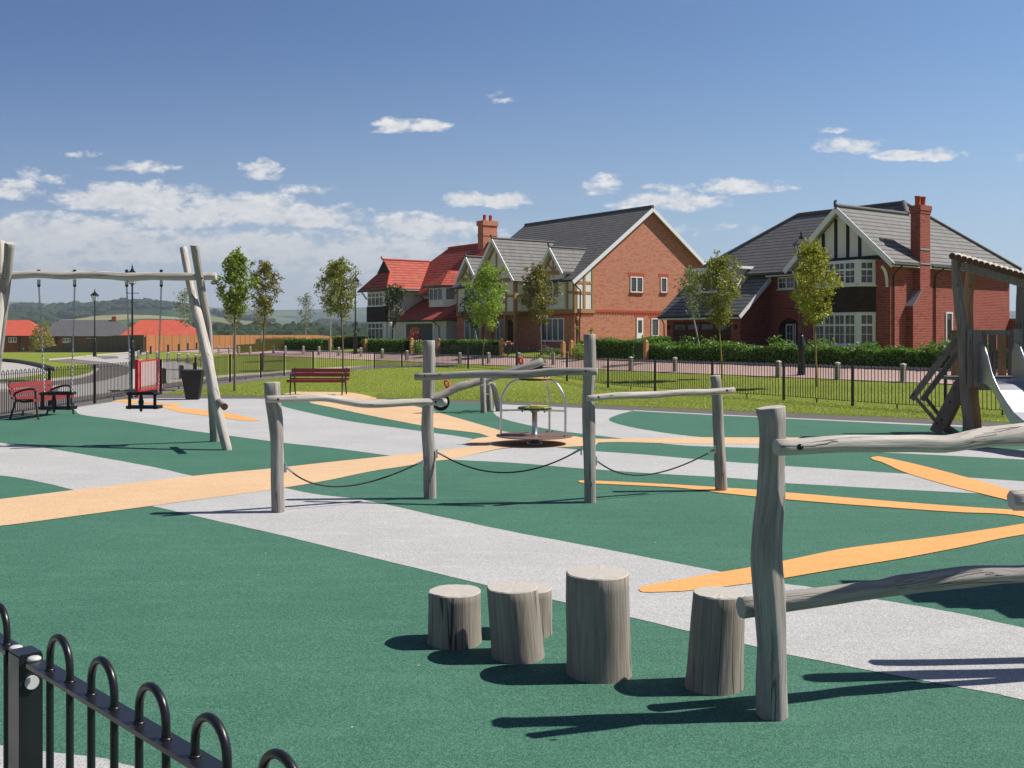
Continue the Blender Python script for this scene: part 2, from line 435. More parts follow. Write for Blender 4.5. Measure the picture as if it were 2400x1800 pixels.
def end_mat(name, a, bcol):
    m, nt, b = mat(name, a, .85, 0, .2); uv = uvv(nt)
    ln = nn(nt, 'ShaderNodeVectorMath', operation='LENGTH'); 
    wob = tnoise(nt, 9, 3, uv); 
    nt.links.new(uv, ln.inputs[0])
    r = mth(nt, 'ADD', ln.outputs['Value'], mth(nt, 'MULTIPLY', wob, .02))
    w = mth(nt, 'SINE', mth(nt, 'MULTIPLY', r, 560))
    c = mixc(nt, mth(nt, 'ADD', mth(nt, 'MULTIPLY', w, .25), .5), a, bcol)
    # radial drying cracks
    sp = nn(nt, 'ShaderNodeSeparateXYZ'); nt.links.new(uv, sp.inputs[0])
    an = mth(nt, 'ARCTAN2', sp.outputs[1], sp.outputs[0])
    cmb = nn(nt, 'ShaderNodeCombineXYZ'); nt.links.new(mth(nt, 'MULTIPLY', an, 2.6), cmb.inputs[0]); nt.links.new(mth(nt, 'MULTIPLY', ln.outputs['Value'], 4), cmb.inputs[1])
    ck = tnoise(nt, 1.6, 3, cmb.outputs[0], .6)
    cm = mth(nt, 'MULTIPLY', mth(nt, 'SUBTRACT', .33, ck), 26, clamp=True)
    c = mixc(nt, mth(nt, 'MULTIPLY', cm, .75), c, tuple(x * .2 for x in a))
    c = mixc(nt, mth(nt, 'MULTIPLY', tnoise(nt, 20, 4, uv), .35), c, tuple(x * .55 for x in a))
    nt.links.new(c, b.inputs[0]); bump(nt, b, w, .15, .002)
    return m
M['wood'] = wood_mat('weathered robinia', (.225, .205, .185), (.43, .405, .37))
M['wood_pale'] = wood_mat('bleached robinia', (.36, .33, .295), (.60, .56, .505), (.26, .215, .17), .7)
M['wood_tower'] = wood_mat('brown grey timber', (.16, .14, .125), (.30, .27, .24), (.18, .12, .08))
M['wood_orange'] = wood_mat('young orange timber', (.34, .19, .10), (.50, .34, .21), (.14, .06, .03), .4)
M['end'] = end_mat('end grain', (.40, .365, .32), (.62, .58, .52))
M['end_brown'] = end_mat('brown end grain', (.10, .05, .03), (.16, .085, .05))
M['oak'] = wood_mat('oak framing', (.33, .185, .085), (.50, .30, .15), (.26, .13, .05), .35)
M['oak_post'] = wood_mat('oak gate post', (.40, .21, .075), (.58, .34, .14), (.28, .13, .04), .4)
M['bollard'] = wood_mat('grey bollard timber', (.22, .20, .17), (.38, .35, .31), None, .6)
M['bollard_top'] = noisy('bleached bollard top', (.52, .50, .46), .15, 20, .8)
M['bollard_dark'] = noisy('dark bollard', (.035, .03, .03), .3, 20, .6)
def painted(name, col, rough=.35, spec=.5):
    m, nt, b = mat(name, col, rough, 0, spec); p = opos(nt)
    n1 = tnoise(nt, 30, 5, p); nt.links.new(mixc(nt, n1, tuple(x * .75 for x in col), tuple(x * 1.3 for x in col)), b.inputs[0])
    nt.links.new(mth(nt, 'ADD', mth(nt, 'MULTIPLY', tnoise(nt, 12, 4, p), .25), rough - .1), b.inputs['Roughness'])
    return m
M['black'] = painted('black coated steel', (.010, .010, .013), .30)
M['black_far'] = painted('black fence paint', (.008, .008, .010), .4)
M['iron'] = painted('black cast iron', (.012, .012, .014), .4)
M['rubber'] = noisy('black rubber', (.010, .010, .011), .3, 40, .6, .35)
M['bolt'] = noisy('pale cap', (.50, .50, .49), .1, 40, .45)
M['steel'], _n, _b = mat('brushed steel', (.58, .58, .60), .32, 1.0)
M['galv'] = noisy('galvanised steel', (.45, .46, .48), .2, 30, .38, .5, .85)
M['red_slat'] = painted('red composite slats', (.20, .025, .022), .5)
M['red'] = painted('red powder coat', (.52, .012, .018), .4)
M['handle_red'] = painted('red rubber handle', (.62, .03, .03), .5)
M['bench_frame'] = painted('bench casting', (.014, .02, .026), .4)
M['disc'] = noisy('carousel deck', (.16, .105, .085), .15, 60, .6, bs=.2, bscale=300)
M['yellow'] = painted('yellow board', (.50, .32, .06), .5)
M['lime'] = painted('lime board', (.16, .26, .05), .5)
M['slide'] = noisy('slide steel', (.60, .61, .64), .08, 6, .3, .5, 1.0)
M['bin'] = painted('black planter', (.008, .008, .009), .55)

def brick_mat(name, c1, c2, mortar, msz=.012, rough=.85):
    m, nt, b = mat(name, c1, rough, 0, .2); uv = uvv(nt)
    br = nn(nt, 'ShaderNodeTexBrick', ins={'Scale': 1.0, 'Mortar Size': msz, 'Mortar Smooth': .2, 'Bias': -.1, 'Brick Width': .235, 'Row Height': .082})
    nt.links.new(uv, br.inputs['Vector'])
    br.inputs['Color1'].default_value = (*c1, 1); br.inputs['Color2'].default_value = (*c2, 1); br.inputs['Mortar'].default_value = (*mortar, 1)
    n1 = tnoise(nt, 1.0, 5, vscale(nt, uv, (1.2, 1.2, 1)), .6)
    vv = nn(nt, 'ShaderNodeTexVoronoi', ins={'Scale': 1.0}); nt.links.new(vscale(nt, uv, (4.25, 12.2, 1)), vv.inputs['Vector'])
    sp = nn(nt, 'ShaderNodeSeparateColor'); nt.links.new(vv.outputs['Color'], sp.inputs[0])
    c = mixc(nt, mth(nt, 'MULTIPLY', mth(nt, 'GREATER_THAN', sp.outputs[0], .86), .35), br.outputs['Color'], tuple(x * .35 for x in c1))
    c = mixc(nt, mth(nt, 'MULTIPLY', n1, .25), c, tuple(x * .7 for x in c1))
    nt.links.new(c, b.inputs[0]); bump(nt, b, br.outputs['Fac'], -.4, .008)
    return m
M['brick_orange'] = brick_mat('orange red brick', (.58, .185, .095), (.42, .125, .065), (.50, .36, .28))
M['brick_red'] = brick_mat('dark red brick', (.34, .048, .034), (.23, .033, .025), (.36, .21, .17), .013)
M['brick_accent'] = noisy('red rubbed brick', (.42, .085, .045), .2, 12, .85)
M['brick_far'] = brick_mat('distant brick', (.34, .085, .045), (.25, .06, .035), (.34, .22, .16))
def tile_mat(name, col, var, row=.33, darkf=.35):
    m, nt, b = mat(name, col, .75, 0, .3); uv = uvv(nt)
    sp = nn(nt, 'ShaderNodeSeparateXYZ'); nt.links.new(uv, sp.inputs[0])
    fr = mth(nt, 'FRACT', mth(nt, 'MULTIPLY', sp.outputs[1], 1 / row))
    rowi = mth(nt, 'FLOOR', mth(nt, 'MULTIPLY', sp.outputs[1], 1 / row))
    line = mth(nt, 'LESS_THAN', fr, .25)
    xo = mth(nt, 'ADD', mth(nt, 'MULTIPLY', sp.outputs[0], 1 / .3), mth(nt, 'MULTIPLY', mth(nt, 'MODULO', rowi, 2), .5))
    vj = mth(nt, 'LESS_THAN', mth(nt, 'FRACT', xo), .05)
    cell = nn(nt, 'ShaderNodeCombineXYZ'); nt.links.new(mth(nt, 'FLOOR', xo), cell.inputs[0]); nt.links.new(rowi, cell.inputs[1])
    wn = nn(nt, 'ShaderNodeTexWhiteNoise', noise_dimensions='2D'); nt.links.new(cell.outputs[0], wn.inputs['Vector'])
    c = mixc(nt, wn.outputs['Value'], tuple(x * (1 - var) for x in col), tuple(x * (1 + var) for x in col))
    c = mixc(nt, mth(nt, 'MULTIPLY', tnoise(nt, 1.0, 5, vscale(nt, uv, (.8, .5, 1))), .35), c, tuple(x * .6 for x in col))
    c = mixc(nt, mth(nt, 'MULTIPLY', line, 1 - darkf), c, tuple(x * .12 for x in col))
    c = mixc(nt, mth(nt, 'MULTIPLY', vj, .12), c, tuple(x * .3 for x in col))
    nt.links.new(c, b.inputs[0]); bump(nt, b, mth(nt, 'SUBTRACT', 1, fr), .6, .03)
    return m
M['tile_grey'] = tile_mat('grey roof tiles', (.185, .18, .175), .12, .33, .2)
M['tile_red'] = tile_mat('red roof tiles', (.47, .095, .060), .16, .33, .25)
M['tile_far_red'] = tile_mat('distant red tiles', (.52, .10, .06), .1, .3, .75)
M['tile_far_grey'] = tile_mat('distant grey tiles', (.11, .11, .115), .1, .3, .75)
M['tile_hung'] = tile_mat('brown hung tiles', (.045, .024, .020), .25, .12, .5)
M['ridge'] = noisy('ridge tile', (.10, .10, .105), .2, 5, .7)
M['ridge_red'] = noisy('red ridge tile', (.42, .07, .045), .2, 5, .7)
M['render'] = noisy('white render', (.74, .72, .68), .05, 2, .9, .2, bs=.1, bscale=90)
M['white'] = noisy('white joinery', (.78, .79, .80), .04, 4, .45, .5)
M['beam_shade_black'] = noisy('black for beams and porch shade', (.012, .011, .011), .3, 8, .6)
M['gutter'] = painted('black gutter', (.010, .010, .011), .35)
M['lead'] = noisy('lead flashing', (.28, .29, .31), .2, 12, .5)
M['garage'] = wood_mat('brown garage door', (.075, .030, .014), (.12, .055, .028), None, .2)
M['garage_grey'] = noisy('grey garage door', (.10, .11, .12), .1, 3, .6)
m, nt, b = mat('window glass', (.012, .016, .02), .06, 0, .8); M['glass'] = m
nt.links.new(mixc(nt, tnoise(nt, .9, 3, opos(nt)), (.006, .008, .010), (.06, .065, .07)), b.inputs[0])
m, nt, b = mat('curtained glass', (.2, .16, .12), .12, 0, .7); M['curtain'] = m
cw_ = tnoise(nt, 1.0, 2, vscale(nt, opos(nt), (14, 14, .3)))
nt.links.new(mixc(nt, mth(nt, 'MULTIPLY', mth(nt, 'SUBTRACT', cw_, .45), 4, clamp=True), (.015, .014, .013), (.20, .15, .11)), b.inputs[0])
m, nt, b = mat('lantern glass', (.8, .84, .88), .2, 0, .6); M['lantern'] = m; b.inputs['Alpha'].default_value = .6
def grass_mat(name, a, bcol, dry, sc=1.0):
    m, nt, b = mat(name, a, .95, 0, .12); p = opos(nt)
    n1 = tnoise(nt, .35 * sc, 6, p, .62); n2 = tnoise(nt, 9 * sc, 6, vscale(nt, p, (1, .6, 1)), .7); n3 = tnoise(nt, 60 * sc, 3, vscale(nt, p, (1, .5, 1)), .7)
    c = mixc(nt, mth(nt, 'MULTIPLY', mth(nt, 'SUBTRACT', n1, .3), 2.4, clamp=True), a, bcol)
    c = mixc(nt, mth(nt, 'MULTIPLY', mth(nt, 'SUBTRACT', n2, .48), 2.6, clamp=True), c, dry)
    c = mixc(nt, mth(nt, 'MULTIPLY', mth(nt, 'SUBTRACT', n3, .5), 2.0, clamp=True), c, tuple(x * .55 for x in a))
    nt.links.new(c, b.inputs[0]); bump(nt, b, mth(nt, 'ADD', n3, mth(nt, 'MULTIPLY', n2, 2)), .8, .05)
    return m
M['grass'] = grass_mat('lawn grass', (.180, .240, .030), (.245, .290, .042), (.38, .36, .10))
def fields_mat():
    m, nt, b = mat('far fields and moor', (.1, .15, .05), 1.0, 0, .05); p = opos(nt)
    wp = nn(nt, 'ShaderNodeVectorMath', operation='ADD'); nz = nn(nt, 'ShaderNodeTexNoise', ins={'Scale': .003, 'Detail': 3}); nt.links.new(p, nz.inputs['Vector'])
    nt.links.new(p, wp.inputs[0]); nt.links.new(vscale(nt, nz.outputs['Color'], (260, 260, 0)), wp.inputs[1])
    q = vscale(nt, wp.outputs[0], (1 / 190, 1 / 330, 0))
    v = nn(nt, 'ShaderNodeTexVoronoi', ins={'Scale': 1.0}); nt.links.new(q, v.inputs['Vector'])
    ve = nn(nt, 'ShaderNodeTexVoronoi', feature='DISTANCE_TO_EDGE', ins={'Scale': 1.0}); nt.links.new(q, ve.inputs['Vector'])
    sp = nn(nt, 'ShaderNodeSeparateColor'); nt.links.new(v.outputs['Color'], sp.inputs[0])
    c = ramp(nt, sp.outputs[0], [(0, (.035, .06, .022)), (.35, (.07, .115, .03)), (.6, (.10, .15, .04)), (.85, (.075, .10, .035)), (1.0, (.28, .26, .12))])
    c = mixc(nt, mth(nt, 'LESS_THAN', ve.outputs['Distance'], .06), c, (.02, .035, .016))
    wd = tnoise(nt, .0045, 5, vscale(nt, p, (1, .55, 1)), .6)
    c = mixc(nt, mth(nt, 'MULTIPLY', mth(nt, 'SUBTRACT', wd, .53), 14, clamp=True), c, (.02, .035, .017))
    s3 = nn(nt, 'ShaderNodeSeparateXYZ'); nt.links.new(p, s3.inputs[0])
    moor = mth(nt, 'MULTIPLY', mth(nt, 'SUBTRACT', s3.outputs[2], 105), .025, clamp=True)
    c = mixc(nt, moor, c, (.075, .085, .045))
    nt.links.new(c, b.inputs[0])
    return m
M['fields'] = fields_mat()
M['pavers'] = None
m, nt, b = mat('pink block paving', (.42, .27, .23), .9, 0, .2); M['pavers'] = m
uv = opos(nt); br = nn(nt, 'ShaderNodeTexBrick', ins={'Scale': 1.0, 'Mortar Size': .006, 'Brick Width': .22, 'Row Height': .11}); 
rot = nn(nt, 'ShaderNodeMapping'); rot.inputs['Rotation'].default_value = (0, 0, -ANG); nt.links.new(uv, rot.inputs[0]); nt.links.new(rot.outputs[0], br.inputs['Vector'])
br.inputs['Color1'].default_value = (.46, .30, .26, 1); br.inputs['Color2'].default_value = (.36, .24, .21, 1); br.inputs['Mortar'].default_value = (.30, .22, .19, 1)
nt.links.new(mixc(nt, mth(nt, 'MULTIPLY', tnoise(nt, .8, 5, uv), .5), br.outputs['Color'], (.46, .35, .31)), b.inputs[0])
def leaf_mat(name, a, bcol, c3, tr=.35, n=0.0):
    m = bpy.data.materials.new(name); m.use_nodes = True; nt = m.node_tree; nt.nodes.clear()
    g = nn(nt, 'ShaderNodeNewGeometry'); c = ramp(nt, g.outputs['Random Per Island'], [(0, a), (.55, bcol), (1, c3)])
    d = nn(nt, 'ShaderNodeBsdfDiffuse', ins={'Roughness': .6}); t = nn(nt, 'ShaderNodeBsdfTranslucent'); gl = nn(nt, 'ShaderNodeBsdfGlossy', ins={'Roughness': .45}); gl.inputs[0].default_value = (.8, .85, .8, 1)
    nt.links.new(c, d.inputs[0]); nt.links.new(mixc(nt, 1.0, c, (1.25, 1.35, .7), 'MULTIPLY'), t.inputs[0])
    mx = nn(nt, 'ShaderNodeMixShader', ins={0: tr}); nt.links.new(d.outputs[0], mx.inputs[1]); nt.links.new(t.outputs[0], mx.inputs[2])
    m2 = nn(nt, 'ShaderNodeMixShader', ins={0: .05}); nt.links.new(mx.outputs[0], m2.inputs[1]); nt.links.new(gl.outputs[0], m2.inputs[2])
    o = nn(nt, 'ShaderNodeOutputMaterial'); nt.links.new(m2.outputs[0], o.inputs[0]); return m
M['leaf_green'] = leaf_mat('fresh green leaves', (.12, .17, .02), (.21, .28, .03), (.34, .40, .06))
M['leaf_bright'] = leaf_mat('bright green leaves', (.16, .25, .02), (.28, .41, .035), (.44, .56, .08))
M['leaf_brown'] = leaf_mat('bronze green leaves', (.11, .105, .018), (.21, .19, .03), (.34, .29, .06))
M['leaf_olive'] = leaf_mat('olive leaves', (0.13, 0.143, 0.019), (0.221, 0.234, 0.033), (0.39, 0.364, 0.065))
M['leaf_yellow'] = leaf_mat('yellow green leaves', (0.18, 0.204, 0.018), (0.336, 0.348, 0.03), (0.528, 0.48, 0.06))
M['leaf_pale'] = leaf_mat('pale grey green leaves', (.10, .14, .06), (.18, .23, .10), (.28, .34, .16))
M['leaf_dark'] = leaf_mat('dark green leaves', (.015, .035, .010), (.03, .065, .016), (.06, .11, .03))
M['leaf_hedge'] = leaf_mat('hedge leaves', (.05, .115, .014), (.12, .25, .03), (.27, .43, .06), .35)
M['leaf_red'] = leaf_mat('copper red leaves', (.25, .03, .015), (.42, .06, .03), (.55, .12, .06))
M['leaf_lime'] = leaf_mat('lime green leaves', (.16, .26, .02), (.28, .40, .04), (.45, .55, .10))
M['leaf_straw'] = leaf_mat('straw coloured leaves', (.22, .20, .05), (.34, .30, .08), (.45, .40, .14))
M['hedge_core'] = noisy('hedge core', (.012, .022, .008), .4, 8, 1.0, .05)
M['bark'] = noisy('grey bark', (.16, .125, .095), .35, 25, .9, .15, bs=.4, bscale=60, bdist=.01)
M['bark_pale'] = noisy('pale birch bark', (.40, .37, .32), .35, 18, .85, .2)
M['bark_moss'] = noisy('mossy bark', (.26, .21, .05), .35, 18, .9, .15)
M['woods'] = noisy('distant tree crowns', (.028, .045, .018), .5, .12, 1.0, .03)
M['blade'] = leaf_mat('grass blades', (.20, .27, .03), (.29, .345, .05), (.43, .42, .12), .42)
M['petal_p'] = noisy('purple petals', (.30, .04, .22), .3, 30, .8)
M['petal_w'] = noisy('pale petals', (.75, .55, .35), .2, 30, .8)
# ---------------------------------------------------------------- land
def in_poly(x, y, P):
    c = False; j = len(P) - 1
    for i in range(len(P)):
        if (P[i][1] > y) != (P[j][1] > y) and x < (P[j][0] - P[i][0]) * (y - P[i][1]) / (P[j][1] - P[i][1]) + P[i][0]: c = not c
        j = i
    return c
def axis(stops):
    out = []
    for (a, b_, st) in stops:
        n = max(1, round((b_ - a) / st))
        out += [a + (b_ - a) * i / n for i in range(n)]
    out.append(stops[-1][1]); return out
XS = axis([(-9000, -3000, 750), (-3000, -1200, 150), (-1200, -300, 50), (-300, -100, 12), (-100, -50, 3), (-50, 45, 1.0), (45, 100, 3), (100, 300, 12), (300, 1200, 50), (1200, 3000, 150), (3000, 9000, 750)])
YS = axis([(-60, -12, 8), (-12, 28, 2), (28, 100, 1.0), (100, 240, 3), (240, 900, 22), (900, 2700, 40), (2700, 5600, 90), (5600, 9000, 400)])
road_off = lambda x, y: (lambda s, d: -0.04 if (32.1 < d < 35.2 and s < 112) else 0.0)(*xy_sd(x, y))
gm = MB(); nx = len(XS)
for y in YS:
    for x in XS:
        gm.v.append(Vector((x, y, tz(x, y) - .012 + (road_off(x, y) if y < 115 and abs(x) < 60 else 0))))
for j in range(len(YS) - 1):
    for i in range(nx - 1):
        a = j * nx + i
        gm.face(None, 1 if YS[j] > 239 else 0, uv=[(0, 0)] * 4, idx=[a, a + 1, a + nx + 1, a + nx], sm=True)
struct(gm, 'ground', [M['grass'], M['fields']])

def px(pts, z=0.0): return [(*G(u, v, 0.0), z) for u, v in pts]
def cv(pts, z=0.0, sub=10):
    """smooth chain through image measured points on the flat play surface"""
    P = crom([(*G(u, v, 0.0), z) for u, v in pts], sub=sub)
    for p in P[1:-1]:
        k = .006 * noise.noise((p.x * 3.1, p.y * 3.1, 0)) + .004 * noise.noise((p.x * 11, p.y * 11, 3)); p.x += k; p.y += k
    return P
OUT_FAR = [(200, 951), (247, 938), (300, 929), (375, 923.5), (440, 925), (510, 927), (600, 928.5), (650, 929.5), (760, 930), (880, 932), (970, 935), (1052, 937.5), (1160, 940), (1260, 944), (1365, 947.6), (1500, 953.8), (1640, 959.5), (1769, 965), (1940, 972), (2100, 978.4), (2376, 991.7), (2800, 1012), (3600, 1060)]
IN_FAR = [(172, 956), (246, 944), (300, 935.5), (375, 933.6), (440, 934), (510, 935), (600, 935), (700, 935.5), (800, 936), (880, 937), (960, 942), (1052, 944.7), (1160, 948), (1260, 952), (1365, 957), (1485, 963), (1600, 968.5), (1769, 976.5), (1940, 984.5), (2100, 992), (2376, 1004), (2800, 1028), (3600, 1085)]
tm = MB()
tm.slab([(-11.2, 28.2, 0)] + [tuple(p) for p in cv(OUT_FAR)] + [(24, 2, 0), (24, -8, 0), (-14, -8, 0), (-11.2, 5, 0)], thick=.02)
struct(tm, 'tarmac_path', M['tarmac'])
gs = MB()
gs.slab([(-11.25, 27.8, .0025)] + [tuple(p) for p in cv(IN_FAR, .0025)] + [(22, 2, .0025), (22, -6, .0025), (-11.25, -6, .0025)], thick=0)
struct(gs, 'green_surface', M['green'])
def region(mb, chains, z, m=0):
    P = []
    for c in chains:
        q = cv(c, z)
        if P and (P[-1] - q[0]).length < .02: q = q[1:]
        P += q
    if (P[0] - P[-1]).length < .02: P = P[:-1]
    mb.slab(P, m, thick=0)
g = MB(); Z1 = .005
# upper left field of pale grey
region(g, [[(172, 956), (246, 945), (300, 936.5), (375, 934), (440, 934), (510, 935), (600, 935), (656, 936)], [(656, 936), (659, 951), (747, 973), (826, 988.7), (939, 1004.6), (1022, 1016), (1060, 1021), (1108, 1029)],
           [(1108, 1029), (1095, 1035), (1100, 1040), (1126, 1046)], [(1126, 1046), (1033, 1056.5), (993, 1062), (916.5, 1069)], [(916.5, 1069), (781, 1051), (665, 1038.5), (600, 1030), (493, 1016), (418, 1005.7), (339, 993), (271, 983), (194, 973), (178, 964), (172, 956)]], Z1)
region(g, [[(-400, 1005), (-150, 1024), (0, 1038.5), (102, 1050), (226, 1071), (362, 1096), (459, 1118)], [(459, 1118), (330, 1134), (181, 1151)], [(181, 1151), (97, 1131), (0, 1115), (-200, 1098), (-500, 1080)]], Z1)
region(g, [[(355, 1187), (461, 1172.5), (635, 1147), (668, 1145)], [(668, 1145), (740, 1159), (857, 1173.6), (1031, 1211.6), (1200, 1247), (1417, 1288), (1691, 1342), (1835, 1369), (1894, 1377), (2046, 1404.5), (2231, 1436), (2400, 1473), (2900, 1570), (3700, 1750)],
           [(3700, 2400), (2800, 1745), (2400, 1643), (2240, 1611), (2090, 1583.5), (1843, 1535), (1775, 1518), (1612, 1480.5), (1477, 1448), (1295, 1407), (1145, 1374), (922, 1320), (678, 1260), (488, 1217), (400, 1197), (355, 1187)]], Z1)
region(g, [[(-900, 1660), (-300, 1710), (0, 1748.6), (108, 1764), (228, 1778), (315, 1800), (600, 1870), (1200, 2100), (2000, 2700)], [(1500, 3400), (0, 3800), (-2500, 3800), (-2500, 1900)]], Z1)
region(g, [[(1050, 1078), (1108, 1066), (1176, 1053), (1232.5, 1049), (1302.6, 1049)], [(1302.6, 1049), (1363.6, 1055.8), (1396, 1058.5), (1508, 1066), (1673, 1080.6), (1777, 1087.9), (1840, 1100.7 - 8), (2133, 1112), (2263, 1119.7), (2400, 1129), (3000, 1168)],
           [(3000, 1200), (2400, 1159), (2285, 1157), (1840, 1133), (1777, 1126), (1673, 1118.6), (1508, 1109), (1396, 1101), (1363.6, 1099), (1210, 1086), (1062, 1078.5), (1050, 1078)]], Z1)
region(g, [[(1553, 1037), (1777, 1040), (2037, 1044), (2244, 1050), (2400, 1055), (3000, 1075)], [(3000, 1115), (2400, 1078), (2037, 1060), (1777, 1051), (1621, 1045.6), (1553, 1040)]], Z1)
region(g, [[(1160, 947.5), (1260, 952), (1365, 957), (1485, 963)], [(1485, 963), (1447, 973), (1427, 984.6), (1463, 998), (1542, 1012.8), (1621, 1023), (1666, 1027)], [(1666, 1027), (1467, 1029.5)],
           [(1467, 1029.5), (1396, 1020.7), (1311.7, 1010.6), (1239, 997), (1176, 981), (1157, 967.6), (1158, 956), (1160, 947.5)]], Z1)
ln = [(1485, 961.5), (1600, 967.5), (1769, 975.8), (1940, 983.8), (2100, 991), (2376, 1003)]
region(g, [ln, [(2376, 1006), (2100, 994), (1940, 986.2), (1769, 978), (1600, 969.7), (1485, 963.5)]], Z1)
struct(g, 'grey_surface', M['grey_rubber'])
be = MB(); Z2 = .0075
region(be, [[(-600, 1290), (-250, 1260), (0, 1234), (190, 1209), (355, 1187), (461, 1172.5), (635, 1149), (763, 1127.8), (868, 1106), (939, 1095), (993, 1086), (1024, 1080.6), (1062, 1077), (1108, 1066), (1176, 1052), (1232.5, 1049), (1302, 1049), (1363.6, 1046.5), (1396, 1044)],
            [(1396, 1044), (1403, 1037.7)], [(1403, 1037.7), (1463, 1037), (1610, 1040.5), (1777, 1041.8), (2040, 1046), (2200, 1050), (2400, 1044), (3000, 1040)], [(3000, 1015), (2400, 1033), (2200, 1030), (2000, 1027), (1777, 1026), (1598.6, 1026), (1458, 1029), (1396, 1029), (1363.6, 1026), (1343, 1023), (1270, 1019), (1184, 1012.8)],
            [(1184, 1012.8), (1121.8, 994.7), (1022, 966), (970, 951.4), (950, 943), (930, 939)], [(930, 939), (880, 936), (726, 936)], [(726, 936), (728, 944.7), (781, 956), (860, 973), (939, 988.7), (1021, 1003.6), (1090, 1012), (1125, 1017), (1146.7, 1024.5)],
            [(1146.7, 1024.5), (1118, 1028), (1096, 1035), (1102, 1040.5), (1126, 1044.5)], [(1126, 1044.5), (1033.6, 1056), (993, 1061.8), (917, 1069), (772, 1084), (635, 1099), (453, 1116.6), (179, 1149), (0, 1171), (-250, 1198), (-600, 1225)]], Z2)
region(be, [[(640, 933), (655, 926), (700, 917.5), (735, 916.5), (780, 918.5), (815, 920), (840, 923), (882, 932.5)], [(882, 937), (840, 935.5), (760, 931), (700, 932), (640, 933)]], Z2)
struct(be, 'beige_path', M['beige'])
og = MB(); Z3 = .010
region(og, [[(262, 942), (278, 938), (300, 937), (330, 941.5), (380, 945), (427, 948)], [(427, 948), (418, 951), (414, 955), (440, 958.5), (485, 962.5), (546, 971), (590, 980), (611, 986.4)],
            [(611, 986.4), (575, 987), (530, 981), (488, 975.6), (430, 968), (400, 961), (374, 954)], [(374, 954), (390, 952), (400, 950.5), (340, 946.5), (318, 945.5)], [(318, 945.5), (306, 949), (296, 949), (302, 945)], [(302, 945), (285, 942.5), (262, 942)]], Z3)
region(og, [[(1355, 1130), (1362, 1127.8), (1398, 1128.4), (1560, 1136), (1688, 1144), (1775, 1149.6), (1835, 1155), (2000, 1169), (2122, 1179), (2300, 1192), (2400, 1198), (2800, 1226)], [(2800, 1262), (2500, 1235), (2372, 1208.5), (2240, 1202), (2068, 1190), (1900, 1177), (1775, 1166), (1699, 1157.7), (1580, 1144), (1398, 1135), (1364, 1133), (1355, 1130)]], Z3)
region(og, [[(2040, 1074), (2052, 1071.5), (2070, 1072.5), (2149, 1090), (2274, 1122.4), (2366, 1149.5), (2440, 1172), (2600, 1215)], [(2520, 1235), (2400, 1190), (2366, 1175.6), (2220, 1138.7), (2122, 1109), (2070, 1086), (2048, 1079), (2040, 1074)]], Z3 + .001)
region(og, [[(1495.7, 1384), (1506, 1377), (1536, 1371), (1640, 1352), (1764, 1331), (1832, 1318), (1970, 1289.5), (2100, 1272), (2231, 1255), (2400, 1229), (2560, 1200)], [(2700, 1215), (2400, 1255), (2260, 1283), (2122, 1309.6), (1980, 1333), (1835, 1358), (1764, 1369), (1623, 1386), (1560, 1390), (1509, 1390.5), (1495.7, 1384)]], Z3)
struct(og, 'orange_stripes', M['orange'])

# ---------------------------------------------------------------- roads and paths outside the play area
rd = MB()
ss = [i * 2.0 for i in range(-15, 60)]; ds = [31.75, 32.6, 33.5, 34.4, 35.3]
grid = [[Vector((*sd_xy(s, d), tz(*sd_xy(s, d)) + .01)) for d in ds] for s in ss]
for i in range(len(ss) - 1):
    for j in range(len(ds) - 1): rd.face([grid[i][j], grid[i][j + 1], grid[i + 1][j + 1], grid[i + 1][j]])
    for j, sg in ((0, 0), (len(ds) - 1, 1)):
        a, b_ = grid[i][j], grid[i + 1][j]; rd.face([a, b_, b_ - Vector((0, 0, .15)), a - Vector((0, 0, .15))])
struct(rd, 'brick_road', M['pavers'])
kb = MB()
for i in range(len(ss) - 1):
    for d in (35.35,):
        a = Vector((*sd_xy(ss[i], d), tz(*sd_xy(ss[i], d)) + .02)); b_ = Vector((*sd_xy(ss[i + 1], d), tz(*sd_xy(ss[i + 1], d)) + .02)); kb.beam(a, b_, .14, .16)
def kline(pts, w=.15, h=.1):
    P = [Vector((*GT(u, v), 0)) for u, v in pts]
    P = crom(P, sub=4)
    for p in P: p.z = tz(p.x, p.y) + h * .35
    for a, b_ in zip(P, P[1:]): kb.beam(a, b_, w, h)
kline([(-200, 896), (0, 894), (60, 894), (106, 893), (150, 889), (190, 884), (215, 876), (228, 866)])
kline([(112, 844), (170, 839.5), (230, 833), (300, 827), (345, 824.5)])
kline([(-200, 921), (0, 918), (70, 915), (142, 908)], .12)
kline([(0, 845), (60, 851), (105, 860), (125, 868)], .18)
kline([(388, 898), (430, 892.5), (507, 885), (553, 881), (620, 876.5), (672, 872), (760, 866), (824, 862), (920, 857)], .1)
struct(kb, 'kerb', M['kerb'])
tp = MB()
def gslab(mb, pts, dz=.0, m=0, thick=.05, sub=0):
    P = [Vector((*GT(u, v), 0)) for u, v in pts]
    for p in P: p.z = tz(p.x, p.y) + dz
    mb.slab(P, m, thick=thick)
gslab(tp, [(105, 845), (170, 840), (300, 827.5), (345, 825), (345, 828), (300, 845), (320, 870), (330, 885), (300, 905), (244, 925), (150, 948), (0, 975), (-250, 1020), (-250, 905), (0, 896), (106, 895), (190, 886), (230, 867), (205, 853), (150, 849)], .004)
gslab(tp, [(-200, 989), (0, 983), (246, 944), (372, 921), (430, 913), (510, 903), (620, 890), (700, 881), (760, 876), (824, 870), (900, 866.5), (1000, 861.5), (1072, 857), (1072, 852), (1000, 853), (920, 857.5), (824, 862.5), (672, 873), (620, 878), (553, 882.5), (507, 887), (430, 894.5), (388, 900), (303, 913), (244, 925), (100, 945), (-200, 960)], .02)
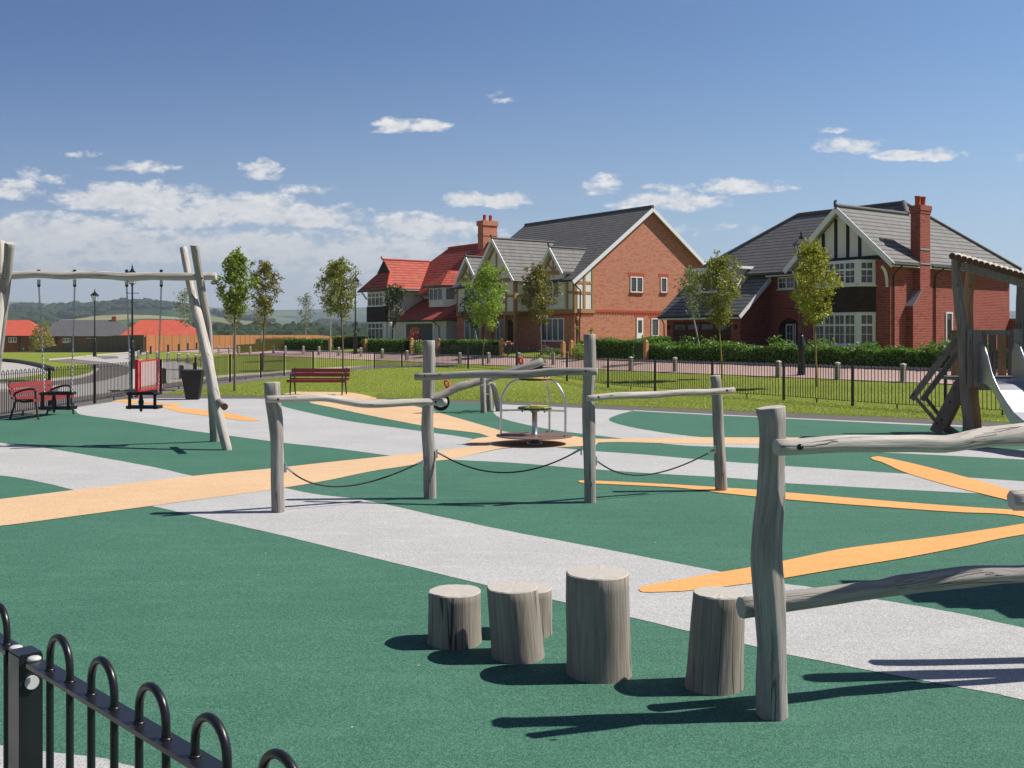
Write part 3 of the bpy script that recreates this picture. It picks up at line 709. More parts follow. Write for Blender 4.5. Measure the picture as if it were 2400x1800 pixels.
struct(tp, 'street_tarmac', M['tarmac_red'])
pl = MB()
gslab(pl, [(170, 841), (222, 836), (300, 829), (345, 826.5), (338, 831), (290, 841), (316, 843), (374, 846), (416, 847.5), (441, 852.6), (474, 864), (440, 881), (388, 895), (303, 911), (244, 922), (174, 931), (120, 936), (142, 909), (200, 901), (249, 892), (300, 878), (306, 862), (250, 850), (175, 843)], .026)
gslab(pl, [(-400, 838), (0, 848), (60, 854), (125, 868), (118, 873), (60, 882), (0, 888), (-400, 915)], .02)
gslab(pl, [(-200, 903), (0, 900), (90, 899), (60, 912), (0, 915), (-200, 918)], .016)
struct(pl, 'pavement', M['concrete'])
te = MB()
P = [Vector((*GT(u, v), 0)) for u, v in [(-200, 838), (0, 846.5), (60, 853.5), (100, 862), (122, 870)]]
P = crom(P, sub=4)
for p in P: p.z = tz(p.x, p.y) + .1
for a, b_ in zip(P, P[1:]): te.beam(a, b_, .25, .2)
tag(te.build('timber_edging', M['bollard_dark']), 'dark curved timber edging along the pale paving at the far left', 'edging')

# ---------------------------------------------------------------- bow top fence round the play area
FL = [(-11.6, 9.0), (-11.3, 15), (-11.2, 22.4), (-11.15, 28), (-11.15, 30.0)]
FL2 = [(-11.35, 33.1), (-11.25, 35.2), (-10.9, 37.8), (-10.2, 42.3), (-9.9, 45.5), (-9.2, 47.8), (-6.5, 48.4)]
FR_S = [(-6.5, 48.4), (-4.9, 46.1), (-3.0, 43.6), (-1.3, 41.2), (.5, 38.7 + 1.2), (2.26, 38.0), (4.06, 34.6), (5.92, 31.6), (7.9, 29.0), (9.46, 25.6), (11.8, 23.3), (13.8, 20.3), (16.2, 17.2), (18.5, 14)]
def resample(P, step):
    P = [Vector((p[0], p[1], 0)) for p in P]; L = [0]
    for a, b_ in zip(P, P[1:]): L.append(L[-1] + (b_ - a).length)
    n = max(1, round(L[-1] / step)); out = []
    for k in range(n + 1):
        t = L[-1] * k / n
        for i in range(len(P) - 1):
            if t <= L[i + 1] + 1e-6:
                out.append(P[i].lerp(P[i + 1], (t - L[i]) / (L[i + 1] - L[i]))); break
    return out
def fence_run(root, pts, step=2.72, first=True):
    Q = resample(pts, step)
    for k, p in enumerate(Q):
        if k == 0 and not first: continue
        b_ = MB(); z = tz(p.x, p.y)
        t = (Q[min(k + 1, len(Q) - 1)] - Q[max(0, k - 1)]); rz = math.atan2(t.y, t.x)
        b_.box((p.x, p.y, z + .52), (.06, .06, 1.06), rz=rz); b_.box((p.x, p.y, z + 1.055), (.075, .075, .02), rz=rz)
        b_.build('post', M['black_far'], root)
    for a, c in zip(Q, Q[1:]):
        b_ = MB(); L = (c - a).length; t = (c - a) / L; rz = math.atan2(t.y, t.x)
        za, zc_ = tz(a.x, a.y), tz(c.x, c.y)
        zz = lambda q: za + (zc_ - za) * q / L
        A_ = a + t * .045; C_ = c - t * .045
        for h in (.12, .98):
            b_.beam((A_.x, A_.y, za + h), (C_.x, C_.y, zc_ + h), .034 if h > .5 else .03, .008 if h > .5 else .01, m=0)
        nb = int((L - .16) / .1); nb -= nb % 2; off = (L - nb * .1) / 2 + .05
        for k in range(0, nb, 2):
            q0, q1 = off + k * .1, off + (k + 1) * .1
            pa, pb = a + t * q0, a + t * q1; z0, z1 = zz(q0), zz(q1)
            pts_ = [(pa.x, pa.y, z0 + .1), (pa.x, pa.y, z0 + 1.0)]
            for i in range(1, 6):
                an = math.pi * i / 6; mm = (pa + pb) / 2 - t * (.05 * math.cos(an)); pts_.append((mm.x, mm.y, (z0 + z1) / 2 + 1.01 + .055 * math.sin(an)))
            pts_ += [(pb.x, pb.y, z1 + 1.0), (pb.x, pb.y, z1 + .1)]
            b_.tube(pts_, .0105, n=4, cap=False)
        if L > 1: b_.box(((a.x + c.x) / 2, (a.y + c.y) / 2, (za + zc_) / 2 + .06), (.03, .03, .12))
        b_.build('panel', M['black_far'], root)
fe = thing('metal_fence', 'black bow top metal fence curving round the far side of the whole play area', 'fence', (FL[0][0], FL[0][1], 0))
fence_run(fe, FL); fence_run(fe, FL2); fence_run(fe, FR_S, first=False)
# red gate standing in the left hand fence
gt = thing('gate', 'red framed metal gate with vertical bars in the left hand fence', 'gate', (-11.15, 30.15, 0))
ga, gb = Vector((-11.12, 30.35, 0)), Vector((-11.42, 33.05, 0)); t = (gb - ga).normalized()
for nm, p in (('post', ga), ('post', gb)):
    b_ = MB(); b_.box((p.x, p.y, .56), (.09, .09, 1.12), rz=math.atan2(t.y, t.x)); b_.build(nm, M['red'], gt)
b_ = MB(); p0, p1 = ga + t * .12, gb - t * .12
for z in (.16, 1.06): b_.beam((p0.x, p0.y, z), (p1.x, p1.y, z), .04, .05)
for p in (p0, p1, p0 + t * .28): b_.beam((p.x, p.y, .1), (p.x, p.y, 1.08), .045, .045, up=(1, 0, 0))
b_.build('gate_frame', M['red'], gt)
b_ = MB(); n = 13
for i in range(1, n):
    p = p0.lerp(p1, i / n); b_.tube([(p.x, p.y, .18), (p.x, p.y, 1.04)], .008, n=5, cap=False)
b_.build('bars', M['red'], gt)
b_ = MB(); b_.box((p0.x - .03, p0.y + .05, .62), (.05, .12, .16)); b_.build('latch', M['black'], gt)

# ---------------------------------------------------------------- fence beside the camera
k7 = .7; O = Vector((-1.3796 * k7, 3.057 * k7, 0)); T = Vector((.7071, -.7071, 0)); NRM = Vector((.7071, .7071, 0)); ZR = CH - k7; SP = .148 * k7
nf = thing('metal_fence', 'glossy black bow top railing in the foreground at the bottom left corner', 'fence', (O.x, O.y, 0))
def nrail(t0, t1):
    b_ = MB(); a, c = O + T * t0, O + T * t1
    b_.beam((a.x, a.y, ZR - .004), (c.x, c.y, ZR - .004), .042, .009); 
    b_.build('rail', M['black'], nf)
    b_ = MB(); b_.beam((a.x, a.y, .12), (c.x, c.y, .12), .042, .009); b_.build('rail', M['black'], nf)
def nhoop(t0):
    p, q = O + T * t0, O + T * (t0 + SP); pts_ = [(p.x, p.y, .1), (p.x, p.y, .5), (p.x, p.y, ZR + .02)]
    for i in range(0, 13):
        an = math.pi * i / 12; mm = (p + q) / 2 - T * (SP / 2 * math.cos(an)); pts_.append((mm.x, mm.y, ZR + .026 + SP / 2 * math.sin(an)))
    pts_ += [(q.x, q.y, ZR + .02), (q.x, q.y, .5), (q.x, q.y, .1)]
    b_ = MB(); b_.tube(pts_, .0078, n=12, cap=False); h = b_.build('hoop', M['black'], nf)
    for c in (p, q):
        b_ = MB(); b_.lathe((c.x, c.y, ZR + .0005), [(.0115, 0), (.0105, .002), (.0085, .0035)], n=12); b_.build('weld', M['black'], h)
nrail(-.075, 1.9); nrail(-2.1, -.20)
for k in range(0, 9): nhoop(k * 2 * SP)
for k in range(0, 8): nhoop(-.25 - SP - k * 2 * SP)
b_ = MB(); pc = O + T * -.137; b_.box((pc.x, pc.y, (ZR + .006) / 2), (.062, .05, ZR + .006), rz=R(-45))
b_.box((pc.x, pc.y, ZR + .008), (.058, .046, .006), rz=R(-45)); b_.build('post', M['black'], nf)
for t_, zz_, ax in ((-.088, ZR + .001, 'z'), (-.195, ZR + .001, 'z'), (-.103, ZR - .05, 'n')):
    b_ = MB(); c = O + T * t_
    if ax == 'z': b_.lathe((c.x, c.y, zz_), [(.0145, 0), (.0145, .004), (.011, .007), (.004, .008)], n=16)
    else:
        b_.cyl((c.x, c.y, zz_), (c.x + T.x * .006, c.y + T.y * .006, zz_), .0145, n=16)
    b_.build('bolt', M['bolt'], nf)

# ---------------------------------------------------------------- play equipment helpers
def pbolt(root, p, r=.02, d=(0, -1, 0)):
    b_ = MB(); p = Vector(p); d = Vector(d); b_.tube([p, p + d * r * .45, p + d * r * .9], [r, r * .95, r * .55], n=10); b_.build('bolt', M['black'], root)
def poly_px(pts, y): return [tuple(W3(u, v, y)) for u, v in pts]
# middle climbing frame: four posts, three rails, three hanging ropes
cf = thing('climbing_frame', 'low climbing frame of four grey log posts with rails and sagging black ropes', 'climbing frame', (0, 11.2, 0))
def post(root, pts, rad, y, seed, mt='wood', top=.12, lean=0.0, sink=.08):
    P = []
    for i, (u, v) in enumerate(pts):
        P.append(tuple(W3(u, v, y)))
    x0, _, _ = P[-1]; P.append((x0, y, -sink))
    b_ = MB(); log(b_, P[::-1], rad[::-1][:1] + rad[::-1], n=20, lump=.055, seed=seed, capr=.10)
    return b_.build('post', [M[mt], M['end']], root)
yy1, yy2, yy3, yy4 = 10.68, 11.58, 11.3, 12.15
post(cf, [(637.5, 897), (640, 940), (646, 985), (650, 1060), (650, 1130), (652, 1200)], [.080, .078, .072, .070, .070, .070], yy1, 1.0)
post(cf, [(1005, 799), (1006, 860), (1003, 940), (1001, 1000), (1006, 1060), (1008, 1168)], [.068, .068, .066, .066, .068, .068], yy2, 2.0)
post(cf, [(1381.5, 784), (1382, 860), (1379, 940), (1380, 1010), (1382, 1090), (1383, 1178)], [.068, .067, .068, .070, .068, .066], yy3, 3.0)
post(cf, [(1676.5, 881), (1681, 925), (1683, 990), (1685, 1040), (1689, 1100), (1691, 1150)], [.064, .060, .062, .064, .066, .068], yy4, 4.0)
def rail(root, pts, half, ys, seed, mt='wood_pale', n=18, lump=.06, m=None):
    P = [tuple(W3(u, v, ys[0] + (ys[1] - ys[0]) * (u - pts[0][0]) / (pts[-1][0] - pts[0][0]))) for u, v in pts]
    rr = [h * p[1] / FPX for h, p in zip(half, P)]
    b_ = MB(); log(b_, P, rr, n=n, lump=lump, seed=seed, capr=.16); return b_.build('rail', [M[mt], M['end']], root)
rail(cf, [(625, 935.6), (652, 935), (701.7, 934), (758, 932.5), (803, 939), (848, 946), (894, 946.5), (961, 943), (1045, 942)], [8.6, 8.8, 8.2, 8.4, 9.2, 9.6, 9.4, 8.8, 8.6], (10.52, 11.42), 5)
rail(cf, [(973, 883), (1024, 882), (1124, 877), (1198, 878), (1244, 876.5), (1289, 872), (1340, 870.5), (1399, 871)], [8, 8, 8.2, 9.4, 9.2, 9.2, 8.8, 8.6], (11.43, 11.15), 6, 'wood')
rail(cf, [(1377, 934), (1440, 927.5), (1530, 925.5), (1598, 920), (1666, 918.5), (1720, 914.5)], [7.2, 7.6, 8.2, 7.4, 7.2, 7.4], (11.15, 12.0), 7)
for u, v, y in ((652, 936, 10.42), (1021, 942, 11.33), (996, 880.5, 11.34), (1373, 869.5, 11.05), (1403, 931, 11.08), (1704, 915, 11.9)):
    pbolt(cf, W3(u, v, y), .014)
def rope(root, a, s_, c):
    A_, S_, C_ = Vector(a), Vector(s_), Vector(c); P = []
    for i in range(25):
        t = i / 24; m1 = A_ * (1 - t) ** 2 + (2 * S_ - (A_ + C_) / 2) * 2 * t * (1 - t) + C_ * t * t; P.append(m1)
    b_ = MB(); b_.tube(P, .0085, n=10); r_ = b_.build('rope', M['rubber'], root)
    for E, F in ((P[0], P[2]), (P[-1], P[-3])):
        d = (F - E).normalized(); b_ = MB(); b_.tube([E - d * .015, E + d * .075], .0125, n=10); b_.build('ferrule', M['galv'], r_)
    return r_
rope(cf, W3(674, 1097, 10.72), W3(803, 1140, 11.05), W3(990, 1081.5, 11.5)); rope(cf, W3(1029, 1062, 11.55), W3(1187, 1107.5, 11.4), W3(1357, 1055, 11.3)); rope(cf, W3(1401, 1081, 11.32), W3(1515, 1112.5, 11.7), W3(1671, 1056, 12.1))
for u, v, y in ((669, 1096, 10.7), (993, 1083, 11.52), (1024, 1063, 11.57), (1362, 1056, 11.28), (1397, 1080, 11.32), (1676, 1053, 12.1)):
    b_ = MB(); p = W3(u, v, y); b_.box(p, (.016, .055, .095)); b_.build('bracket', M['galv'], cf)

# near frame on the right
f2 = thing('climbing_frame', 'tall log post with two long rails close by at the right edge', 'climbing frame', (1.25, 4.95, 0))
y0 = 4.97
PP = [(1805, 956), (1809, 985), (1810, 1028), (1807, 1105), (1806, 1160), (1799, 1233), (1796, 1310), (1802, 1387), (1806, 1450), (1809, 1515), (1809, 1600), (1811, 1684)]
P = [tuple(W3(u, v, y0)) for u, v in PP] + [(W3(1812, 1700, y0).x, y0, -.1)]
b_ = MB(); log(b_, P[::-1], [.074, .074, .071, .068, .070, .071, .072, .070, .066, .062, .061, .063, .070], step=.05, n=28, lump=.05, seed=11, capr=.09); b_.build('post', [M['wood'], M['end']], f2)
def wl(pts, half, seed, mt, n=24, name='rail', lump=.07):
    P = [tuple(W3(u, v, y)) for u, v, y in pts]; rr = [h * p[1] / FPX for h, p in zip(half, P)]
    b_ = MB(); log(b_, P, rr, step=.05, n=n, lump=lump, seed=seed, capr=.14); return b_.build(name, [M[mt], M['end']], f2)
wl([(1820, 1048.6, 4.80), (1874, 1047, 4.84), (1930, 1043, 4.88), (1987, 1040, 4.92), (2063, 1039.5, 4.99), (2140, 1039, 5.06), (2217, 1041, 5.13), (2268, 1032, 5.18), (2320, 1024, 5.23), (2400, 1018, 5.30), (2520, 1006, 5.42), (2640, 1010, 5.5)], [18.5, 18, 18.5, 19, 19.5, 19.5, 20, 22, 24, 25.5, 24, 23], 12, 'wood_pale')
wl([(1737, 1424, 5.10), (1790, 1418, 5.13), (1836, 1411, 5.15), (1900, 1402, 5.18), (1961, 1394, 5.22), (2063, 1379, 5.26), (2110, 1371, 5.28), (2166, 1363.6, 5.31), (2268, 1351, 5.36), (2340, 1346, 5.4), (2400, 1344, 5.43), (2520, 1330, 5.48), (2650, 1322, 5.55)], [25.5, 24.5, 24.5, 24, 23, 22, 24, 22, 23, 20, 18.5, 18, 18], 13, 'wood')
wl([(2371, 1173, 5.82), (2450, 1170, 5.82), (2600, 1160, 5.84), (2900, 1145, 5.9)], [22, 23, 23, 22], 14, 'wood_pale', name='rail')
pbolt(f2, W3(1875, 1048, 4.76), .016)
for x, y, h in ((3.15, 5.62, 1.75), (4.45, 5.95, 1.6)):
    b_ = MB(); log(b_, [(x, y, -.1), (x + .03, y, .6), (x - .02, y, 1.2), (x, y, h)], [.075, .07, .068, .072], n=18, seed=x); b_.build('post', [M['wood'], M['end']], f2)

# stepping stumps
def stump(label, x, y, r, h, tx=0.0, seed=0.0, squash=1.0, rt=None):
    b_ = MB(); n = 36; K = 9; rt = rt or r * .97; base = []
    for k in range(K):
        t = k / (K - 1); z = -.05 + (h + .05) * t; rr = r * (1.04 - .04 * smooth(t * 3)) * (1 - t) + rt * t; row = len(b_.v)
        for i in range(n):
            a = 2 * math.pi * i / n; ca_, sa_ = math.cos(a), math.sin(a)
            q = rr * (1 + .055 * noise.noise((ca_ * 1.3 + seed, sa_ * 1.3, t * .7 + seed)) + .018 * noise.noise((ca_ * 5, sa_ * 5 + seed, t * 2)))
            b_.v.append(Vector((x + tx * (t - .5) + ca_ * q, y + sa_ * q * squash, z)))
        base.append(row)
    for k in range(K - 1):
        for i in range(n):
            j = (i + 1) % n; c = 2 * math.pi * r
            b_.face(None, 0, uv=[(c * i / n, h * k / K + seed), (c * (i + 1) / n, h * k / K + seed), (c * (i + 1) / n, h * (k + 1) / K + seed), (c * i / n, h * (k + 1) / K + seed)], idx=[base[k] + i, base[k] + j, base[k + 1] + j, base[k + 1] + i], sm=True)
    cx = x + tx * .5; ins = len(b_.v)
    for i in range(n):
        p = b_.v[base[-1] + i]; b_.v.append(Vector((cx + (p.x - cx) * .965, y + (p.y - y) * .965, h + .006 + .004 * noise.noise((i * .7, seed, 0)))))
    for i in range(n):
        j = (i + 1) % n; q = [base[-1] + i, base[-1] + j, ins + j, ins + i]; b_.face(None, 1, uv=[(b_.v[w].x - cx, b_.v[w].y - y) for w in q], idx=q, sm=False)
    ctr = len(b_.v); b_.v.append(Vector((cx + .01, y, h + .008)))
    for i in range(n):
        j = (i + 1) % n; q = [ins + i, ins + j, ctr]; b_.face(None, 1, uv=[(b_.v[w].x - cx, b_.v[w].y - y) for w in q], idx=q)
    # drying splits down the side
    o = b_.build('log_stump', [M['wood_stump'], M['end']])
    tag(o, label, 'stump', 'log stepping stumps'); return o
M['wood_stump'] = wood_mat('stump timber', (.19, .165, .14), (.38, .34, .295), (.12, .095, .075), .95)
stump('short stump on the left, standing apart from the others', -.345, 6.17, .163, .305, 0, 1.5)
stump('leaning stump covering a smaller one behind it', .02, 5.90, .152, .395, -.04, 2.5)
stump('lowest stump, half hidden behind the leaning one', .10, 6.35, .150, .28, 0, 3.7)
stump('tallest and widest stump in the row', .475, 5.60, .176, .548, -.01, 4.1, rt=.172)
stump('stump tapering upwards beside the tall post, under the rail end', 1.075, 5.39, .150, .49, .03, 5.3, rt=.134)

# ---------------------------------------------------------------- swing
sw = thing('log_swing', 'log swing frame with crossed legs and a long crossbeam', 'swing', (-6.8, 17, 0))
ZB = 2.83; yb = 17.1
b_ = MB(); log(b_, [tuple(W3(u, v, yb)) for u, v in ((-2, 646), (40, 645), (90, 643), (150, 646), (200, 644), (250, 645), (300, 649), (350, 647), (420, 648), (506, 647.5))], [.068, .064, .06, .068, .062, .07, .074, .07, .067, .064], n=18, lump=.07, seed=21); b_.build('crossbeam', [M['wood_pale'], M['end']], sw)
def leg(pts, rad, seed, mt='wood'):
    P = [tuple(W3(u, v, y)) for u, v, y in pts]; x, y, z = P[-1]; P.append((x, y, -.06))
    b_ = MB(); log(b_, P[::-1], [rad[-1]] + rad[::-1], n=20, lump=.07, seed=seed, capr=.1); b_.build('leg', [M[mt], M['end']], sw)
leg([(430, 582, 17.55), (440, 640, 17.35), (453, 700, 17.2), (466, 752, 17.0), (482, 820, 16.85), (494, 880, 16.7), (506, 940, 16.6), (519, 1000, 16.5), (532, 1052, 16.45)], [.065, .062, .072, .085, .092, .088, .083, .080, .078], 22, 'wood_pale')
leg([(456, 574, 16.85), (466, 640, 17.0), (474, 690, 17.1), (484, 740, 17.2), (490, 800, 17.3), (494, 880, 17.45), (499, 960, 17.6), (504, 1033, 17.75)], [.067, .066, .064, .062, .062, .065, .072, .08], 23)
leg([(23, 570, 16.85), (19, 620, 16.95), (12, 680, 17.1), (3, 760, 17.2), (-8, 850, 17.4), (-20, 950, 17.6), (-30, 1036, 17.75)], [.075, .075, .075, .078, .075, .075, .08], 24)
leg([(2, 568, 17.5), (4, 620, 17.3), (4, 680, 17.1), (-8, 780, 16.9), (-22, 880, 16.7), (-38, 980, 16.5), (-46, 1054, 16.4)], [.07, .07, .072, .078, .08, .078, .078], 25, 'wood_pale')
b_ = MB(); log(b_, [tuple(W3(u, v, y)) for u, v, y in ((505, 934, 16.95), (517, 944, 16.4), (526, 953, 15.95))], [.052, .054, .056], n=12, seed=26, mcap=1); b_.build('foot_peg', [M['wood'], M['end_brown']], sw)
pbolt(sw, W3(474, 652, 16.85), .018); pbolt(sw, W3(10, 652, 16.8), .018)
for u in (91, 175, 297, 378):
    b_ = MB(); p = W3(u, 646, yb); b_.cyl((p.x, p.y, p.z + .05), (p.x, p.y, p.z + .10), .026, n=10); b_.build('bolt', M['iron'], sw)
    b_ = MB(); b_.box((p.x, p.y, p.z - .11), (.035, .05, .09)); hg = b_.build('hanger', M['galv'], sw); b_ = MB(); b_.ball((p.x, p.y, p.z - .165), .030, n=6); b_.build('bearing', M['iron'], hg)
def chain(root, p, q):
    p, q = Vector(p), Vector(q); L = (q - p).length; n = int(L / .034); d = (q - p) / L; b_ = MB()
    for i in range(n):
        c = p + d * (i + .5) * L / n; side = Vector((1, 0, 0)) if i % 2 else Vector((0, 1, 0)); side = (side - d * side.dot(d)).normalized(); pts_ = []
        for k in range(9):
            a = 2 * math.pi * k / 8; pts_.append(c + d * (.024 * math.cos(a)) + side * (.0125 * math.sin(a)))
        b_.tube(pts_, .0058, n=4, cap=False)
    b_.build('chain', M['galv'], root)
def cradle(label, ul, ur, tul, tur, vt, vb):
    y = yb; pl_, pr = W3(ul, vt, y), W3(ur, vt, y); zt, zb = pl_.z, W3(ul, vb, y).z; cx = (pl_.x + pr.x) / 2; w = pr.x - pl_.x
    r = thing('baby_swing', label, 'baby swing', (cx, y, zb), group='cradle swings hanging from the crossbeam')
    for a, b2_ in ((tul, pl_), (tur, pr)):
        t0 = W3(a, 646, y); chain(r, (t0.x, t0.y, t0.z - .17), (b2_.x, y, zt))
    b_ = MB()
    for sy in (-.15, .15):
        b_.tube([(cx - w / 2 - .02, y + sy * .6, zt), (cx - w / 2 + .05, y + sy, zt + .004), (cx + w / 2 - .05, y + sy, zt + .004), (cx + w / 2 + .02, y + sy * .6, zt)], .024, n=10)
    for sx in (-1, 1): b_.tube([(cx + sx * (w / 2 + .01), y - .12, zt), (cx + sx * (w / 2 + .01), y + .12, zt)], .024, n=10)
    b_.build('rim', M['rubber'], r)
    b_ = MB(); b_.box((cx, y, zb + .03), (w + .08, .25, .05)); b_.build('seat', M['rubber'], r)
    for sx in (-1, 1):
        b_ = MB(); b_.box((cx + sx * (w / 2 - .015), y - .10, (zt + zb) / 2), (.045, .03, zt - zb)); b_.build('side_strap', M['rubber'], r)
    for sy in (-.155,):
        b_ = MB(); b_.tube([(cx, y + sy, zt), (cx, y + sy, zt - .09), (cx, y + sy, (zt + zb) / 2), (cx, y + sy, zb + .06), (cx, y + sy, zb - .035)], [.022, .035, .05, .036, .02], n=8); b_.build('crotch_strap', M['rubber'], r)
cradle('black cradle swing seat on chains hanging nearer the bench', 104, 168, 91, 175, 922, 960)
cradle('black cradle swing seat on chains hanging in front of the red gate', 307, 370, 297, 378, 922, 958)

# ---------------------------------------------------------------- seesaw
se = thing('seesaw', 'log seesaw with red loop handles, left end down on a tyre', 'seesaw', (-.8, 24.7, 0))
ye0, ye1 = 24.2, 24.9
P = [(1008, 935, 24.1), (1030, 927, 24.2), (1060, 914, 24.3), (1080, 905, 24.35), (1100, 900, 24.45), (1131, 891, 24.55), (1170, 880, 24.65), (1215, 864, 24.75), (1250, 855, 24.8), (1271, 847, 24.85)]
b_ = MB(); log(b_, [tuple(W3(*p)) for p in P], [.105, .10, .10, .105, .095, .09, .085, .09, .10, .10], n=16, seed=31, step=.1); b_.build('beam', [M['wood'], M['end']], se)
for u, vt, vb, y, r in ((1132, 884, 965, 24.25, .072), (1146, 896, 962, 25.0, .07)):
    b_ = MB(); a, c = W3(u, vt, y), W3(u, vb, y); log(b_, [(c.x + .02, y, -.05), (c.x, y, .4), (a.x, y, a.z)], [r, r * .95, r * .92], n=14, seed=u); b_.build('post', [M['wood'], M['end']], se)
b_ = MB(); a = W3(1156, 898, 24.8); log(b_, [(a.x + .14, 24.8, -.05), (a.x + .06, 24.8, .4), (a.x - .02, 24.8, a.z)], [.07, .066, .06], n=14, seed=3.3); b_.build('post', [M['wood'], M['end']], se)
b_ = MB(); b_.cyl(W3(1128, 903, 24.0), W3(1150, 900, 25.2), .02, n=10); b_.cyl(W3(1137, 924, 24.3), W3(1150, 923, 25.0), .015, n=10); b_.build('pivot', M['galv'], se)
c = W3(1033, 942, 24.3); b_ = MB(); pts_ = [c + Vector((.17 * math.sin(a_ * math.pi / 10), 0, .17 * math.cos(a_ * math.pi / 10))) for a_ in range(1, 20)]
b_.tube(pts_, .045, n=10); b_.box(c + Vector((.08, 0, .20)), (.16, .14, .12)); b_.build('tyre', M['rubber'], se)
b_ = MB(); c = W3(1262, 866, 24.8); b_.beam(W3(1215, 876, 24.78), W3(1272, 862, 24.85), .12, .09); b_.build('pad', M['rubber'], se)
for u, v, y in ((1049, 914, 24.25), (1223, 860, 24.75)):
    p = W3(u, v, y); b_ = MB(); b_.tube([p, p + Vector((-.02, 0, .06)), p + Vector((-.075, 0, .15)), p + Vector((-.07, 0, .205)), p + Vector((-.02, 0, .225)), p + Vector((.025, 0, .19)), p + Vector((.02, 0, .10)), p + Vector((.01, 0, 0))], .023, n=8); b_.build('handle', M['handle_red'], se)

# ---------------------------------------------------------------- carousel
yc = 17.35; xc = (1253 - 1200) / 2400 * yc; zd = .155
ca_r = thing('carousel', 'small playground roundabout with brown disc and three curved steel bars', 'roundabout', (xc, yc, 0))
b_ = MB(); b_.lathe((xc, yc, zd), [(.60, -.022), (.648, -.018), (.652, -.008), (.648, 0)], n=56); b_.build('deck', M['disc'], ca_r)
b_ = MB(); b_.lathe((xc, yc, 0), [(.13, -.02), (.13, .03), (.07, .06), (.07, .135)], n=20); b_.build('base', M['galv'], ca_r)
b_ = MB(); b_.lathe((xc, yc, zd), [(.075, 0), (.047, .02), (.045, .40), (.09, .40), (.09, .43)], n=20); b_.build('column', M['galv'], ca_r)
for a in (R(188), R(-28), R(62)):
    dx_, dy_ = math.cos(a), math.sin(a); pts_ = [(xc + dx_ * r_, yc + dy_ * r_, zd + z_) for r_, z_ in ((.575, 0), (.575, .25), (.575, .48), (.565, .60), (.52, .73), (.44, .85), (.36, .91), (.28, .935), (.1, .94))]
    b_ = MB(); b_.tube(crom(pts_, sub=5), .019, n=12); h = b_.build('arch_bar', M['steel'], ca_r)
    b_ = MB(); b_.beam((xc + dx_ * .08, yc + dy_ * .08, zd + .425), (xc + dx_ * .57, yc + dy_ * .57, zd + .425), .03, .03); b_.build('cross_bar', M['steel'], ca_r)
    for s_ in (-.05, .05):
        b_ = MB(); b_.ball((xc + dx_ * .575 - dy_ * s_, yc + dy_ * .575 + dx_ * s_, zd + .012), .014, n=6); b_.build('bolt', M['black'], ca_r)
b_ = MB(); b_.lathe((xc, yc, zd + .45), [(.27, 0), (.285, .008), (.285, .022), (.27, .03)], n=6); b_.build('seat_board', M['lime'], ca_r)
b_ = MB(); b_.lathe((xc + .03, yc, zd + .482), [(.20, 0), (.20, .018)], n=3); b_.build('seat_cover', M['yellow'], ca_r)
b_ = MB(); b_.lathe((xc, yc, zd + .955), [(.27, 0), (.27, .018)], n=6); b_.build('top_board', M['yellow'], ca_r)
b_ = MB(); b_.lathe((xc, yc, zd + .435), [(.24, 0), (.30, .003), (.30, .012)], n=6); b_.lathe((xc, yc, zd + .925), [(.20, 0), (.29, .01), (.29, .024)], n=6); b_.build('rubber_board', M['rubber'], ca_r)
for k in range(6):
    a = k * R(60) + .3
    for z_ in (.405, .985):
        b_ = MB(); b_.ball((xc + .22 * math.cos(a), yc + .22 * math.sin(a), zd + z_), .016, n=5); b_.build('bolt', M['black'], ca_r)

# ---------------------------------------------------------------- benches
def bench(label, loc, rz, L):
    """x along the seat, sitter faces -y"""
    r = thing('park_bench', label, 'bench', loc, rz, 'red slatted park benches')
    def bb(name, mt, fn, par=None):
        b_ = MB(); fn(b_); return b_.build(name, M[mt], par or r, world=False)
    def back(b_):
        for z, yv in ((.60, .235), (.735, .27)): b_.box((0, yv, z), (L - .02, .028, .118), M=Matrix.Rotation(R(-13), 3, 'X'))
        b_.box((0, .19, .475), (L - .02, .028, .05), M=Matrix.Rotation(R(-13), 3, 'X'))
    def seat(b_):
        for yv in (-.22, -.09, .04): b_.box((0, yv, .435 + yv * -.03), (L - .02, .118, .03))
        b_.box((0, -.285, .415), (L - .02, .02, .06))
    bb('backrest', 'red_slat', back); bb('seat', 'red_slat', seat)
    for sx in (-1, 1):
        x = sx * (L / 2 - .13)
        def fr(b_):
            b_.tube([(x, -.27, .62), (x, -.28, .42), (x, -.30, .2), (x, -.34, 0)], [.026, .024, .022, .022], n=8)
        def rl(b_): b_.tube([(x, .31, .82), (x, .22, .55), (x, .17, .42), (x, .24, .2), (x, .31, 0)], [.02, .024, .026, .024, .022], n=8)
        def arm(b_): b_.tube(crom([(x, -.27, .60), (x, -.25, .655), (x, -.12, .665), (x, .05, .63), (x, .22, .56)], sub=4), .024, n=8)
        def brc(b_): b_.tube([(x, -.28, .41), (x, 0, .385), (x, .18, .42)], .022, n=8)
        bb('leg', 'bench_frame', fr); bb('leg', 'bench_frame', rl); bb('armrest', 'bench_frame', arm); bb('brace', 'bench_frame', brc)
    return r
bench('dark red bench on the beige pad below the grass mound', (-5.97, 31.6, .012), R(-2.5), 1.86)
bench('dark red bench by the left hand fence behind the swing', (-10.60, 23.1, .004), R(86), 1.8)

